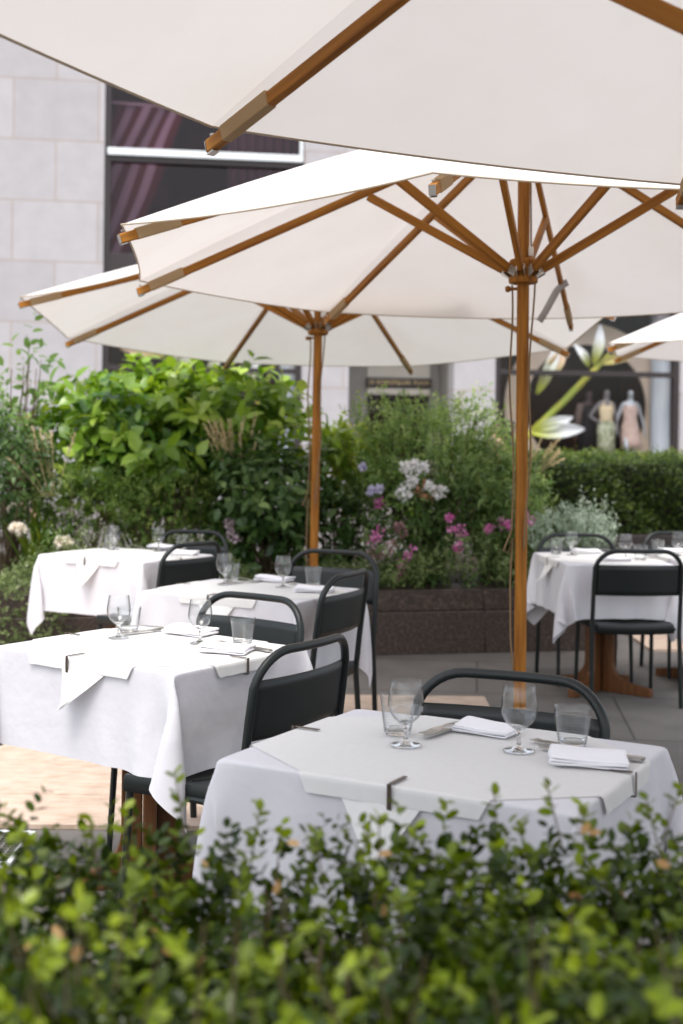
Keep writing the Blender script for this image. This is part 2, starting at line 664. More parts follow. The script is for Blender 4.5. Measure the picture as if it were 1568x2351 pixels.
MB().box(((e0 + e1) / 2, RD + 2.2, 2.2), (e1 - e0 + 1, .1, 4.4)).box((e0 - .3, RD + 1.3, 2.2), (.1, 1.6, 4.4)).box((e1 + .3, RD + 1.3, 2.2), (.1, 1.6, 4.4)).box(((e0 + e1) / 2, RD + 1.3, 4.46), (e1 - e0 + 1, 1.7, .1)).build('lobby', M['interior'], bld, smooth=0)
M['gold'] = mat('gold', (.55, .40, .20), .35, metal=.8)
M['letter'] = mat('letter', (.06, .06, .07), .5)


def text_mesh(body, size, depth=.012):
    cu = bpy.data.curves.new('t', 'FONT')
    cu.body = body
    cu.size = size
    cu.extrude = depth / 2
    cu.align_x, cu.align_y = 'CENTER', 'CENTER'
    o = bpy.data.objects.new('t', cu)
    C.objects.link(o)
    bpy.context.view_layer.update()
    me = bpy.data.meshes.new_from_object(o.evaluated_get(bpy.context.evaluated_depsgraph_get()))
    bpy.data.objects.remove(o)
    bpy.data.curves.remove(cu)
    return me


words = [text_mesh(q, .125) for q in ('10', 'ROCKEFELLER', 'PLAZA')]
wid = [max(v.co.x for v in m.vertices) - min(v.co.x for v in m.vertices) for m in words]
xw = (e0 + e1) / 2 - (sum(wid) + .16) / 2
for m, q in zip(words, wid):
    obj('lettering', m, M['gold'], eo, loc=(xw + q / 2, RD - .137, (zs0 + zs1) / 2), rot=(PI / 2, 0, 0))
    xw += q + .08
sL, zL = fac(88, 942)
obj('wall_lettering', text_mesh('ANTHROPOLOGIE', .13), M['letter'], bld, loc=(sL, -.007, zL), rot=(PI / 2, 0, 0))


def bpt(u, v, back):
    """point in the world behind the facade plane by `back` metres"""
    s, z = fac(u, v, back)
    return FO + fx * s - fn * back + Vector((0, 0, z))


# striped cloth added behind the upper left panes to imitate a glass reflection
def flag_reflection_mat():
    m = bpy.data.materials.new('flag_reflection')
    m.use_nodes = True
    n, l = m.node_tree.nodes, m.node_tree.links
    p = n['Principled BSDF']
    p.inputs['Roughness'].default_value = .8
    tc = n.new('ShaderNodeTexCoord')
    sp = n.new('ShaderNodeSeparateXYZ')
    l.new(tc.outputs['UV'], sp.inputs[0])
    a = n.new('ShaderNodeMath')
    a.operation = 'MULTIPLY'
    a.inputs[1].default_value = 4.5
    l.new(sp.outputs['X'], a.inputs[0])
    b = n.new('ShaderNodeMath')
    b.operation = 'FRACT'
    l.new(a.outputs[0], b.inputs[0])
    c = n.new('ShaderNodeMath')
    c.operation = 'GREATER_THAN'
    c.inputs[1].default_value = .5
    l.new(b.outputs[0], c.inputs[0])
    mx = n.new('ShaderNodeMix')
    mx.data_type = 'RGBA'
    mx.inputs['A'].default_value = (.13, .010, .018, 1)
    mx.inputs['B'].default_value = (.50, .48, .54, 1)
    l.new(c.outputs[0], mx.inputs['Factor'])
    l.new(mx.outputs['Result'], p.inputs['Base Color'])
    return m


fl = thing('flag_reflection', 'red and white striped cloth standing in for a reflection in the upper left window', 'flag_reflection', FO, YAW)
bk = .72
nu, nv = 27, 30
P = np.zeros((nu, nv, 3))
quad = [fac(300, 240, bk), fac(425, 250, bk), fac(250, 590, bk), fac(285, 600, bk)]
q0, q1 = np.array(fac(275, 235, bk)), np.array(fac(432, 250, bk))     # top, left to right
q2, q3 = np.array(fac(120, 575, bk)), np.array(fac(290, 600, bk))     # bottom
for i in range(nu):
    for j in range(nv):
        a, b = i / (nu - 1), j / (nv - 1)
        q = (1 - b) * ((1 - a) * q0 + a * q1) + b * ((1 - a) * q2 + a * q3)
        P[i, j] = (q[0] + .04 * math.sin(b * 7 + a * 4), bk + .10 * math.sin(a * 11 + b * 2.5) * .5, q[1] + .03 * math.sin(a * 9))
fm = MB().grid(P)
fo = fm.build('cloth', flag_reflection_mat(), fl, smooth=60)
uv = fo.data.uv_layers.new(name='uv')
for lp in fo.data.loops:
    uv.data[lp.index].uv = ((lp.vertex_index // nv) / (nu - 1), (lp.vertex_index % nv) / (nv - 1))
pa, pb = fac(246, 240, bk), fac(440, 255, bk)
MB().tube([(pa[0], bk, pa[1] + .05), (pb[0], bk, pb[1] + .05)], .03, 8).build('pole', M['white_metal'], fl)  # added rail for the cloth that stands in for the reflection

# curtains in the upper left window
cm = mat('grey_curtain', (.22, .18, .19), .9)
P = np.zeros((60, 2, 3))
c0, c1 = fac(520, 700, 1.3)[0], fac(700, 700, 1.3)[0]
for i in range(60):
    a = i / 59
    for j in range(2):
        P[i, j] = (c0 + (c1 - c0) * a, 1.3 + .06 * math.sin(a * 55), 5.0 + j * 7.2)
cu_ = MB().grid(P).build('curtain', cm, None, solid=.01)
cu_.location, cu_.rotation_euler = FO, (0, 0, YAW)
tag(cu_, 'dim grey pleated curtain behind the upper left shop window', 'curtain')

# ---------------------------------------------------------------- shop window display
M['sculpt_yellow'] = mat('sculpt_yellow', (.55, .42, .04), .5, noise=(1.3, (.36, .45, .05), .4, .6))


def petal_mat(name, tip=(.80, .82, .80), base=(.50, .55, .06)):
    m = bpy.data.materials.new(name)
    m.use_nodes = True
    n, l = m.node_tree.nodes, m.node_tree.links
    p = n['Principled BSDF']
    p.inputs['Roughness'].default_value = .6
    tc = n.new('ShaderNodeTexCoord')
    sp = n.new('ShaderNodeSeparateXYZ')
    l.new(tc.outputs['Generated'], sp.inputs[0])
    r = n.new('ShaderNodeValToRGB')
    r.color_ramp.elements[0].position, r.color_ramp.elements[1].position = .15, .65
    r.color_ramp.elements[0].color = (*base, 1)
    r.color_ramp.elements[1].color = (*tip, 1)
    l.new(sp.outputs['X'], r.inputs['Fac'])
    l.new(r.outputs[0], p.inputs['Base Color'])
    return m


M['petal'] = petal_mat('petal')
M['petal_tan'] = petal_mat('petal_tan', (.62, .45, .28), (.55, .50, .12))


def petal(p0, p1, wd, parent, m):
    """a long paper petal from p0 to p1 (building frame), its own x axis along its length"""
    d = p1 - p0
    L = d.length
    nu, nv = 13, 7
    P = np.zeros((nu, nv, 3))
    for i in range(nu):
        t = i / (nu - 1)
        hw = wd * (math.sin(PI * (t * .92 + .04)) ** .8) * (1.1 - .3 * t)
        for j in range(nv):
            k = j / (nv - 1) * 2 - 1
            P[i, j] = (t * L, k * hw, .10 * hw * k * k * 4 + .12 * math.sin(PI * t))
    o = MB().grid(P).build('petal', m, parent, smooth=60, solid=.012)
    X = d.normalized()
    Z = Vector((0, -1, 0))
    Z = (Z - X * Z.dot(X)).normalized()
    Y = Z.cross(X)
    o.matrix_local = Matrix(((X.x, Y.x, Z.x, p0.x), (X.y, Y.y, Z.y, p0.y), (X.z, Y.z, Z.z, p0.z), (0, 0, 0, 1)))
    return o


def lp(u, v, back):
    s, z = fac(u, v, back)
    return Vector((s, back, z))


fs = thing('flower_sculpture', 'giant yellow stemmed paper flower with white petals in the right shop window', 'display', FO, YAW)
a_, b_ = lp(1192, 1020, .55), lp(1398, 815, .55)
MB().tube([a_, a_.lerp(b_, .5) + Vector((.02, -.03, 0)), b_], [.085, .08, .06], 10).build('stem', M['sculpt_yellow'], fs)
for (u0, v0, u1, v1, wd, mm) in ((1203, 940, 1193, 808, .12, 'petal'), (1232, 905, 1286, 780, .13, 'petal'), (1222, 985, 1315, 958, .13, 'petal'),
                                 (1215, 992, 1342, 985, .17, 'petal'), (1362, 838, 1378, 745, .12, 'petal'), (1352, 842, 1318, 790, .09, 'petal'),
                                 (1378, 835, 1480, 800, .12, 'petal_tan'), (1245, 868, 1300, 800, .16, 'petal_tan')):
    petal(lp(u0, v0, .5), lp(u1, v1, .45), wd * 1.1, fs, M[mm])
ring = thing('display_ring', 'large flat tan ring standing behind the mannequins in the shop window', 'display', FO, YAW)
rc = lp(1345, 935, 1.25)
ro, ri = 1.95, 1.45
m_ = MB()
n_ = 72
vs, fs2 = [], []
for k in range(n_):
    a = 2 * PI * k / n_
    for (r, y) in ((ri, -.05), (ro, -.05), (ro, .05), (ri, .05)):
        vs.append((rc.x + r * math.cos(a), rc.y + y, max(rc.z + r * math.sin(a), BOT + .01)))
for k in range(n_):
    b = (k + 1) % n_
    for q in range(4):
        q2 = (q + 1) % 4
        fs2.append((k * 4 + q, b * 4 + q, b * 4 + q2, k * 4 + q2))
m_.add(vs, fs2)
m_.build('hoop', mat('tan_board', (.82, .69, .54), .8, noise=(2, (.78, .64, .48), .4, .7)), ring)
MB().box((rc.x, rc.y + .3, BOT + .1), (1.2, .5, .2)).build('foot', M['teak_leg'], ring)
dc = thing('leaf_display', 'paper leaves and yellow rods standing in the left shop window', 'display', FO, YAW)
for (u0, v0, u1, v1, wd, mm) in ((380, 815, 275, 800, .14, 'petal_tan'), (412, 840, 402, 790, .10, 'petal'), (420, 870, 440, 775, .14, 'petal'), (470, 880, 520, 775, .12, 'petal'), (560, 900, 600, 800, .12, 'petal')):
    petal(lp(u0, v0, .95), lp(u1, v1, .8), wd, dc, M[mm])
for (u0, v0, u1, v1) in ((385, 845, 355, 770), (470, 900, 505, 790), (590, 930, 645, 800)):
    MB().tube([lp(u0, v0, 1.0), lp(u1, v1, 1.0)], .05, 8).build('rod', M['sculpt_yellow'], dc)
MB().box((lp(450, 900, 1.1).x, 1.1, BOT + .35), (2.6, .4, .68)).build('plinth', M['teak_leg'], dc, bevel=.02)
ss = lp(1528, 900, .9)
pc = MB().lathe([(.34, 0), (.34, 4.05), (.30, 4.08)], 24, (ss.x, .95, BOT + .005)).build('shop_column', mat('pale_blue_paint', (.62, .68, .72), .4))
pc.location, pc.rotation_euler = FO, (0, 0, YAW)
tag(pc, 'pale round column inside the right shop window', 'column')
ss = lp(664, 900, .9)
pc = MB().lathe([(.22, 0), (.22, 4.05), (.18, 4.08)], 20, (ss.x, .95, BOT + .005)).build('shop_column', mat('pale_grey_paint', (.55, .60, .62), .4))
pc.location, pc.rotation_euler = FO, (0, 0, YAW)
tag(pc, 'pale grey column inside the left shop window', 'column')
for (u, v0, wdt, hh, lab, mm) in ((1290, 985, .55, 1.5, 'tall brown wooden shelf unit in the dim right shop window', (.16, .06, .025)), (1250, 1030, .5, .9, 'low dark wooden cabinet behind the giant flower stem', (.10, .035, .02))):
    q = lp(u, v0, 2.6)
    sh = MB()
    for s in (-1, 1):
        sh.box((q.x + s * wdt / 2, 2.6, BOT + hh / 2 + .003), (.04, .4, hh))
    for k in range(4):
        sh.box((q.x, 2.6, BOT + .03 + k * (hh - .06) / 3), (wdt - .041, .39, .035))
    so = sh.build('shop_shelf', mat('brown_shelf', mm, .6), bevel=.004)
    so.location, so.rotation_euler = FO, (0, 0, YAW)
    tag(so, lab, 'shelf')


# ---------------------------------------------------------------- figures (skin modifier bodies)
def skin_body(name, joints, edges, m, parent, sub=2):
    """joints: list of (x, y, z, rx, ry); first is the root (pelvis)"""
    me = bpy.data.meshes.new(name)
    me.from_pydata([j[:3] for j in joints], edges, [])
    o = bpy.data.objects.new(name, me)
    C.objects.link(o)
    o.parent = parent
    md = o.modifiers.new('skin', 'SKIN')
    md.use_smooth_shade = True
    for i, j in enumerate(joints):
        sv = me.skin_vertices[0].data[i]
        sv.radius = (j[3], j[4])
        sv.use_root = (i == 0)
    b = o.modifiers.new('sub', 'SUBSURF')
    b.levels = b.render_levels = sub
    me.materials.append(m)
    return o


def figure(parent, m, h=1.72, lhand=(-.33, .02, .80), rhand=(.33, .02, .80), lelb=None, relb=None, step=.05, head_turn=0.0, name='body'):
    k = h / 1.72
    le = lelb or (-.27, .03, 1.08)
    re = relb or (.27, .03, 1.08)
    J = [(0, 0, .93, .15, .11), (0, .005, 1.10, .12, .09), (0, .0, 1.28, .145, .10), (0, .01, 1.42, .085, .07), (0, 0, 1.49, .05, .05),
         (head_turn * .3, -.015, 1.57, .066, .075), (head_turn, -.02, 1.65, .074, .085), (head_turn, -.01, 1.70, .055, .065),
         (-.16, .01, 1.40, .055, .055), (*le, .04, .04), (*lhand, .026, .026),
         (.16, .01, 1.40, .055, .055), (*re, .04, .04), (*rhand, .026, .026),
         (-.095, .0, .86, .09, .09), (-.10, -step, .47, .055, .058), (-.10, -step * .4, .09, .036, .036), (-.10, -step - .14, .03, .035, .025),
         (.095, .0, .86, .09, .09), (.10, step, .47, .055, .058), (.10, step * 1.4, .09, .036, .036), (.10, step - .1, .03, .035, .025)]
    E = [(0, 1), (1, 2), (2, 3), (3, 4), (4, 5), (5, 6), (6, 7), (3, 8), (8, 9), (9, 10), (3, 11), (11, 12), (12, 13), (0, 14), (14, 15), (15, 16), (16, 17), (0, 18), (18, 19), (19, 20), (20, 21)]
    for hd, el in ((lhand, le), (rhand, re)):       # palm, four fingers and a thumb
        i0 = 10 if hd is lhand else 13
        d = (Vector(hd) - Vector(el)).normalized()
        sd_ = d.cross(Vector((0, 1, 0))).normalized()
        b0 = len(J)
        pc_ = Vector(hd) + d * .075
        J.append((*pc_, .024, .034))
        E.append((i0, b0))
        for q, (off, ln) in enumerate(((-.027, .07), (-.009, .08), (.009, .075), (.027, .06))):
            t_ = pc_ + Vector((0, off, 0)) + d * .03
            J.append((*t_, .010, .010))
            J.append((*(t_ + d * ln * .9 + sd_ * .012), .007, .007))
            E += [(b0, len(J) - 2), (len(J) - 2, len(J) - 1)]
        J.append((*(Vector(hd) + d * .05 + Vector((0, -.045, 0))), .011, .011))
        E.append((b0, len(J) - 1))
    J = [(a * k, b * k, c * k, d * k, e * k) for a, b, c, d, e in J]
    return skin_body(name, J, E, m, parent)


def loft(rings, name, m, parent, seg=20, solid=.008):
    """rings: (cx, cy, z, rx, ry)"""
    P = np.zeros((len(rings), seg + 1, 3))
    for i, (cx, cy, z, rx, ry) in enumerate(rings):
        for j in range(seg + 1):
            a = 2 * PI * j / seg
            P[i, j] = (cx + rx * math.cos(a), cy + ry * math.sin(a), z)
    return MB().grid(P).build(name, m, parent, smooth=60, solid=solid)


def head_bits(parent, m, k=1.0, tx=0.0, long=False, cx=None):
    hm = MB()
    n1, n2 = 12, 16
    vs = []
    for i in range(n1 + 1):
        th = PI * .60 * i / n1
        for j in range(n2 + 1):
            a = 2 * PI * j / n2
            front = math.sin(a) < -.35
            t2 = th * (.62 if front else 1.0)
            vs.append(((tx + .088 * math.sin(t2) * math.cos(a)) * k, (.012 + .102 * math.sin(t2) * math.sin(a)) * k, (1.645 + .115 * math.cos(t2)) * k))
    hm.grid(np.array(vs).reshape(n1 + 1, n2 + 1, 3))
    if long:
        hm.tube([((tx) * k, .06 * k, 1.66 * k), (tx * k, .085 * k, 1.52 * k), (tx * k, .08 * k, 1.36 * k)], [.085 * k, .08 * k, .035 * k], 10, sx=1.0)
    return hm.build('hair', m, parent, smooth=60)


def face_bits(parent, dark, k=1.0, tx=0.0):
    f = MB()
    for s in (-1, 1):
        f.lathe([(0, -.006), (.010, -.003), (.010, .003), (0, .006)], 8, ((tx + s * .03) * k, -.10 * k, 1.635 * k))
    f.bar(((tx - .022) * k, -.101 * k, 1.565 * k), ((tx + .022) * k, -.101 * k, 1.565 * k), .008, .009)
    f.build('eyes_and_mouth', dark, parent)
    return f


M['silver'] = mat('silver', (.55, .58, .60), .3, metal=.6)
M['grey_body'] = mat('grey_body', (.24, .22, .22), .5)
M['dark_body'] = mat('dark_body', (.12, .08, .08), .5)
M['skin_light'] = mat('skin_light', (.60, .36, .27), .55)
M['skin_dark'] = mat('skin_dark', (.16, .08, .05), .55)
M['ink'] = mat('ink', (.02, .012, .01), .6)


def mannequin(u, back, label, body, clothes, **kw):
    p = bpt(u, 1000, back)
    t = thing('mannequin', label, 'mannequin', (p.x, p.y, BOT + .305), YAW + kw.pop('rz', 0), 'mannequins in the right shop window')
    k = 1.80 / 1.72
    figure(t, body, 1.80, **kw)
    for nm, m, rings in clothes:
        loft([(a * k, b * k, c * k, d * k, e * k) for a, b, c, d, e in rings], nm, m, t)
    MB().lathe([(.24, 0), (.24, .012), (.02, .014), (.012, .02)], 24, (0, 0, -.02)).build('stand', M['steel'], t)
    return t


pl = MB().box((0, 0, 0), (2.3, 1.6, .28)).build('display_plinth', mat('tan_plinth', (.34, .24, .17), .7), bevel=.01)
q = bpt(1440, 1040, 1.2)
pl.location, pl.rotation_euler = (q.x, q.y, BOT + .143), (0, 0, YAW)
tag(pl, 'low tan plinth under the dressed mannequins in the shop window', 'plinth')
ytop = mat('yellow_top', (.78, .64, .40), .8)
mannequin(1391, .80, 'mannequin in a yellow sleeveless top and long sage skirt, hand on hip', M['grey_body'],
          [('top', ytop, [(0, 0, .98, .165, .125), (0, 0, 1.10, .135, .105), (0, 0, 1.26, .165, .12), (0, 0, 1.35, .15, .105)]),
           ('strap', ytop, [(-.09, 0, 1.34, .028, .10), (-.08, .005, 1.43, .022, .075)]),
           ('strap', ytop, [(.09, 0, 1.34, .028, .10), (.08, .005, 1.43, .022, .075)]),
           ('skirt', mat('sage_skirt', (.52, .54, .38), .85, noise=(9, (.22, .25, .12), .45, .6)), [(0, 0, 1.02, .15, .12), (0, 0, .90, .20, .15), (0, 0, .6, .19, .16), (.01, .01, .27, .19, .17)])],
          lelb=(-.36, .06, 1.12), lhand=(-.19, -.02, 1.00), relb=(.25, .02, 1.10), rhand=(.26, -.02, .84), rz=.1)
mannequin(1446, .80, 'silver mannequin in a blush pink slip dress', M['silver'],
          [('dress', mat('blush_dress', (.64, .48, .40), .7, noise=(7, (.55, .39, .32), .4, .65)), [(0, 0, 1.37, .13, .095), (0, 0, 1.26, .165, .125), (0, 0, 1.08, .14, .115), (0, 0, .90, .19, .15), (.02, 0, .6, .21, .17), (.05, .01, .42, .24, .18)])],
          step=.12, rz=-.1)
mannequin(1350, 1.6, 'dark mannequin in a long black dress and pale jacket at the back', M['dark_body'],
          [('dress', mat('black_dress', (.02, .015, .02), .8), [(0, 0, 1.38, .14, .10), (0, 0, 1.1, .15, .12), (0, 0, .9, .20, .16), (0, 0, .3, .22, .19)]),
           ('jacket', mat('taupe_jacket', (.24, .18, .15), .85), [(-.24, .02, 1.42, .06, .06), (-.28, .03, 1.2, .075, .075), (-.31, .02, .95, .075, .075)])], rz=.5)


def person(u, Y, label, h, skin, hair, clothes, ztop, **kw):
    p = at(u, 1010, Y)
    t = thing('person', label, 'person', (p.x, p.y, 0), kw.pop('rz', 0))
    k = h / 1.72
    figure(t, skin, h, **kw)
    for nm, m, rings in clothes:
        loft([(a * k, b * k, c * k, d * k, e * k) for a, b, c, d, e in rings], nm, m, t)
    head_bits(t, hair, k, 0, True)
    face_bits(t, M['ink'], k)
    return t


navy = mat('navy_cloth', (.035, .03, .14), .8)
dkn = mat('dark_navy', (.015, .016, .035), .8)
person(1140, 21.0, 'woman in a blue top and white skirt walking beyond the garden', 1.70, M['skin_light'], mat('brown_hair', (.06, .025, .015), .6),
       [('blouse', navy, [(0, 0, 1.43, .13, .10), (0, 0, 1.34, .175, .125), (0, 0, 1.12, .15, .12), (0, 0, .98, .17, .13)]),
        ('skirt', mat('pale_skirt', (.66, .60, .66), .85), [(0, 0, 1.0, .165, .13), (0, 0, .86, .21, .16), (0, 0, .45, .25, .20)])], 0, rz=-1.2, lelb=(-.25, -.12, 1.1), lhand=(-.2, -.33, 1.12))
person(1172, 21.6, 'person in dark navy clothes with black hair behind the near umbrella pole', 1.74, M['skin_dark'], mat('black_hair', (.01, .008, .008), .5),
       [('coat', dkn, [(0, 0, 1.44, .13, .10), (0, 0, 1.34, .19, .135), (0, 0, 1.1, .17, .14), (0, 0, .85, .20, .16)]),
        ('trouser', dkn, [(-.1, 0, .88, .10, .11), (-.1, 0, .5, .075, .08), (-.1, .02, .08, .06, .065)]),
        ('trouser', dkn, [(.1, 0, .88, .10, .11), (.1, 0, .5, .075, .08), (.1, .02, .08, .06, .065)])], 0, rz=2.6)
person(66, 17.5, 'person with red brown hair and dark jacket half hidden by the left bush', 1.66, M['skin_light'], mat('red_hair', (.24, .06, .025), .6),
       [('shirt', mat('pink_shirt', (.62, .48, .46), .8), [(0, -.01, 1.44, .11, .09), (0, -.01, 1.30, .16, .125), (0, 0, 1.0, .17, .14)]),
        ('jacket', mat('charcoal_jacket', (.03, .03, .04), .8), [(0, .03, 1.43, .14, .09), (0, .03, 1.33, .19, .115), (0, .03, 1.1, .18, .12), (0, .03, .85, .20, .14)])], 0, rz=.5)

# ---------------------------------------------------------------- granite planter
PD = Vector((2.37, .50, 0)).normalized()
PN = Vector((PD.y, -PD.x, 0))
PO = Vector((.62, 8.62, 0))
planter = thing('granite_planter', 'long low brown granite planter wall along the back of the terrace', 'planter', PO, math.atan2(PD.y, PD.x))
X0, X1, DEP = -4.2, 1.30, 3.4
up, lo = MB(), MB()
xs = [-4.2, -2.9, -1.85, -.62, .35, 1.30]
for a, b in zip(xs[:-1], xs[1:]):
    lo.box(((a + b) / 2, .21, .14), (b - a - .003, .42, .28))
    up.box(((a + b) / 2 + 0, .215, .351), (b - a - .003, .37, .140))
lo.box((X1 - .21, (.424 + DEP) / 2, .14), (.42, DEP - .424, .278))
up.box((X1 - .225, (.424 + DEP) / 2, .350), (.37, DEP - .424, .138))
lo.build('lower_course', M['granite'], planter, bevel=.006)
up.build('upper_course', M['granite'], planter, bevel=.006)
MB().box(((X0 + X1 - .4) / 2, (.40 + DEP) / 2, .20), (X1 - X0 - .4, DEP - .42, .36)).build('soil', M['soil'], planter)


# ---------------------------------------------------------------- umbrellas
R_U, RISE = 1.75, .63


def make_umbrella():
    t = thing('patio_umbrella', 'x', 'umbrella')
    TZ, HZ = 2.06, 2.085
    n = 8
    ang = [2 * PI * k / n for k in range(n)]
    # canopy: eight panels, hem bowed inward, cloth sagging a little between the ribs
    cv = MB()
    NU, NV = 14, 10
    for k in range(n):
        P = np.zeros((NU + 1, NV + 1, 3))
        a0, a1 = ang[k], ang[k] + 2 * PI / n
        for i in range(NU + 1):
            r = .04 + (R_U - .04) * i / NU
            f = i / NU
            e0 = np.array((r * math.cos(a0), r * math.sin(a0), TZ + .035 + RISE * (1 - r / R_U) + .03 * math.sin(PI * f)))
            e1 = np.array((r * math.cos(a1), r * math.sin(a1), TZ + .035 + RISE * (1 - r / R_U) + .03 * math.sin(PI * f)))
            for j in range(NV + 1):
                s = j / NV
                q = e0 * (1 - s) + e1 * s
                b = 4 * s * (1 - s)
                q[:2] *= 1 - .014 * b * f ** 3
                q[2] -= .016 * b * math.sin(PI * f) + .016 * b * f ** 4
                P[i, j] = q
        cv.grid(P)
    co = cv.build('canopy', M['canvas'], t, smooth=0)
    me = co.data
    import bmesh
    bm = bmesh.new()
    bm.from_mesh(me)
    bmesh.ops.remove_doubles(bm, verts=bm.verts, dist=.0005)
    bmesh.ops.recalc_face_normals(bm, faces=bm.faces)
    bm.to_mesh(me)
    bm.free()
    me.polygons.foreach_set('use_smooth', np.ones(len(me.polygons), bool))
    me.set_sharp_from_angle(angle=RAD(9))
    # hem band
    hem = MB()
    for k in range(n):
        a0, a1 = ang[k], ang[k] + 2 * PI / n
        pts = []
        r = R_U
        for j in range(NV + 1):
            s = j / NV
            b = 4 * s * (1 - s)
            q = np.array((r * math.cos(a0), r * math.sin(a0))) * (1 - s) + np.array((r * math.cos(a1), r * math.sin(a1))) * s
            q = q * (1 - .014 * b)
            pts.append((q[0], q[1], TZ + .035 + RISE * (1 - r / R_U) - .016 * b))
        hem.tube(pts, .0035, 6)
    hem.build('hem', M['hem'], co)
    # ribs along local x
    L = math.hypot(R_U + .03 - .03, RISE)
    dn = math.atan2(RISE, R_U)
    ribm = MB().bar((.03 / math.cos(dn), 0, -.012), (L + .010, 0, -.012), .0225, .034)
    rm = ribm.mesh('rib')
    slm = MB().bar((L - .23, 0, -.0105), (L - .055, 0, -.0105), .028, .040).mesh('sleeve')
    capm = MB()
    for (x, zz) in ((L + .011, -.012),):
        capm.bar((x, 0, zz), (x + .0012, 0, zz), .022, .030)
        capm.bar((x - .024, 0, zz - .0195), (x + .0012, 0, zz - .0195), .022, .002)
        capm.lathe([(.005, 0), (.006, .004), (0, .007)], 10, (x - .02, 0, zz + .022))
    capm = capm.mesh('cap')
    # struts
    ra = .385
    pa_, pb_ = Vector((.075, 0, HZ)), Vector((R_U * ra, 0, TZ + RISE * (1 - ra) - .035))
    SL = (pb_ - pa_).length
    sa = math.atan2(pb_.z - pa_.z, pb_.x - pa_.x)
    stm = MB().bar((0, 0, 0), (SL, 0, 0), .024, .036).mesh('strut')
    brm = MB()
    for s in (-1, 1):
        brm.box((-.018, s * .0155, -.004), (.05, .003, .036))
    brm.tube([(0, -.019, 0), (0, .019, 0)], .006, 8)
    brm = brm.mesh('bracket')
    for k in range(n):
        rot = Matrix.Rotation(ang[k], 4, 'Z')
        ro_ = obj('rib', rm, M['teak'], t, bevel=.004)
        ro_.matrix_local = rot @ Matrix.Translation((0, 0, TZ + RISE)) @ Matrix.Rotation(dn, 4, 'Y')
        obj('sleeve', slm, M['canvas_band'], ro_, bevel=.003)
        obj('cap', capm, M['steel'], ro_)
        so_ = obj('strut', stm, M['teak'], t, bevel=.004)
        so_.matrix_local = rot @ Matrix.Translation(pa_) @ Matrix.Rotation(-sa, 4, 'Y')
        obj('bracket', brm, M['steel'], so_)
    MB().tube([(0, 0, .06), (0, 0, TZ + RISE + .02)], .0255, 20).build('pole', M['teak_pole'], t)
    MB().lathe([(.027, -.052), (.058, -.052), (.061, -.046), (.061, -.028), (.056, -.024), (.056, .014), (.058, .02), (.058, .036), (.053, .042), (.027, .042)], 24, (0, 0, HZ)).build('hub', M['teak_pole'], t)
    MB().lathe([(.027, -.04), (.05, -.04), (.052, .0), (.05, .03), (.027, .03)], 20, (0, 0, TZ + RISE - .05)).build('crown', M['teak_pole'], t)
    MB().lathe([(0, .09), (.012, .085), (.02, .06), (.014, .035), (.05, .03), (.055, 0), (0, 0)][::-1], 20, (0, 0, TZ + RISE + .045)).build('finial', M['teak_pole'], t)
    MB().lathe([(0, -.012), (.010, -.010), (.014, 0), (.010, .010), (.006, .014), (.006, .04), (0, .04)], 12, (0, 0, 0)).build('peg', M['teak_pole'], t, loc=(-.062, -.01, HZ - .075), rot=(0, PI / 2, 0))
    for (x0, y0, x1, y1, b, sd_) in ((-.050, -.012, -.033, -.018, 1.05, 1), (.046, -.02, .024, -.030, .98, 2)):
        pts = []
        r2 = random.Random(sd_)
        for i in range(26):
            f = i / 25
            z = HZ - .06 - f * (HZ - b - .06)
            pts.append((x0 + (x1 - x0) * f + .007 * math.sin(f * 9 + sd_), y0 + (y1 - y0) * f + .005 * math.sin(f * 13), z))
        if sd_ == 1:
            pts += [(x1 - .02, y1, b - .04), (x1 - .035, y1 - .01, b - .08), (x1 - .015, y1 - .01, b - .09), (x1, y1, b - .03), (x1 - .008, y1, b - .2), (x1 - .005, y1, b - .42), (x1 + .012, y1, b - .6)]
        MB().tube(pts, .0042, 6).build('cord', M['cord'], t)
    MB().box((.035, -.02, HZ + .07), (.02, .012, .04)).build('pulley', M['steel'], t, bevel=.003)
    MB().tube([(.035, -.02, HZ + .09), (.03, -.022, HZ + .5)], .004, 6).build('cord', M['cord'], t)
    bs = MB().box((0, 0, .03), (.52, .52, .06)).build('base', M['base_iron'], t, bevel=.006)
    MB().lathe([(.034, 0), (.034, .24), (.03, .245), (.027, .245), (.027, .01)], 20, (0, 0, .0601)).build('socket', M['base_iron'], bs)
    return t


umb = make_umbrella()
UG = 'wooden patio umbrellas'


def place_umb(o, x, y, z, phi, label, tilt=(0, 0)):
    o.location = (x, y, z)
    o.rotation_mode = 'ZYX'
    o.rotation_euler = (tilt[0], tilt[1], phi)
    tag(o, label, None, UG)
    return o


p2 = at(1199, 1200, 5.15)
umb.scale = (.955, .955, 1.0)
place_umb(umb, p2.x, p2.y, 0.004, RAD(-16.4), 'cream umbrella whose thick wooden pole and hub stand in full view right of centre', (RAD(-1.6), 0))
p3 = at(719, 1250, 8.1)
U3 = dup(umb, (0, 0, 0), 0, '')
U3.scale = (1.065, 1.065, 1.018)
place_umb(U3, p3.x, p3.y + .0, 0.01, RAD(-21.5), 'cream umbrella further back whose pole stands before the planter', (RAD(-5.0), RAD(.3)))
U1 = dup(umb, (0, 0, 0), 0, '')
k_ = 1.08
Pa, Pb = on(478, 330, CAM_H + .66 * k_), on(1560, 458, CAM_H + .63 * k_)
ed = (Pb - Pa).normalized()
inn = Vector((ed.y, -ed.x, 0)).normalized() + Vector((0, 0, -.02))
inn = (inn - ed * inn.dot(ed)).normalized()
nrm = inn.cross(ed)
nrm = nrm if nrm.z > 0 else -nrm
cr_ = (Pb - Pa).length / (2 * math.sin(PI / 8))
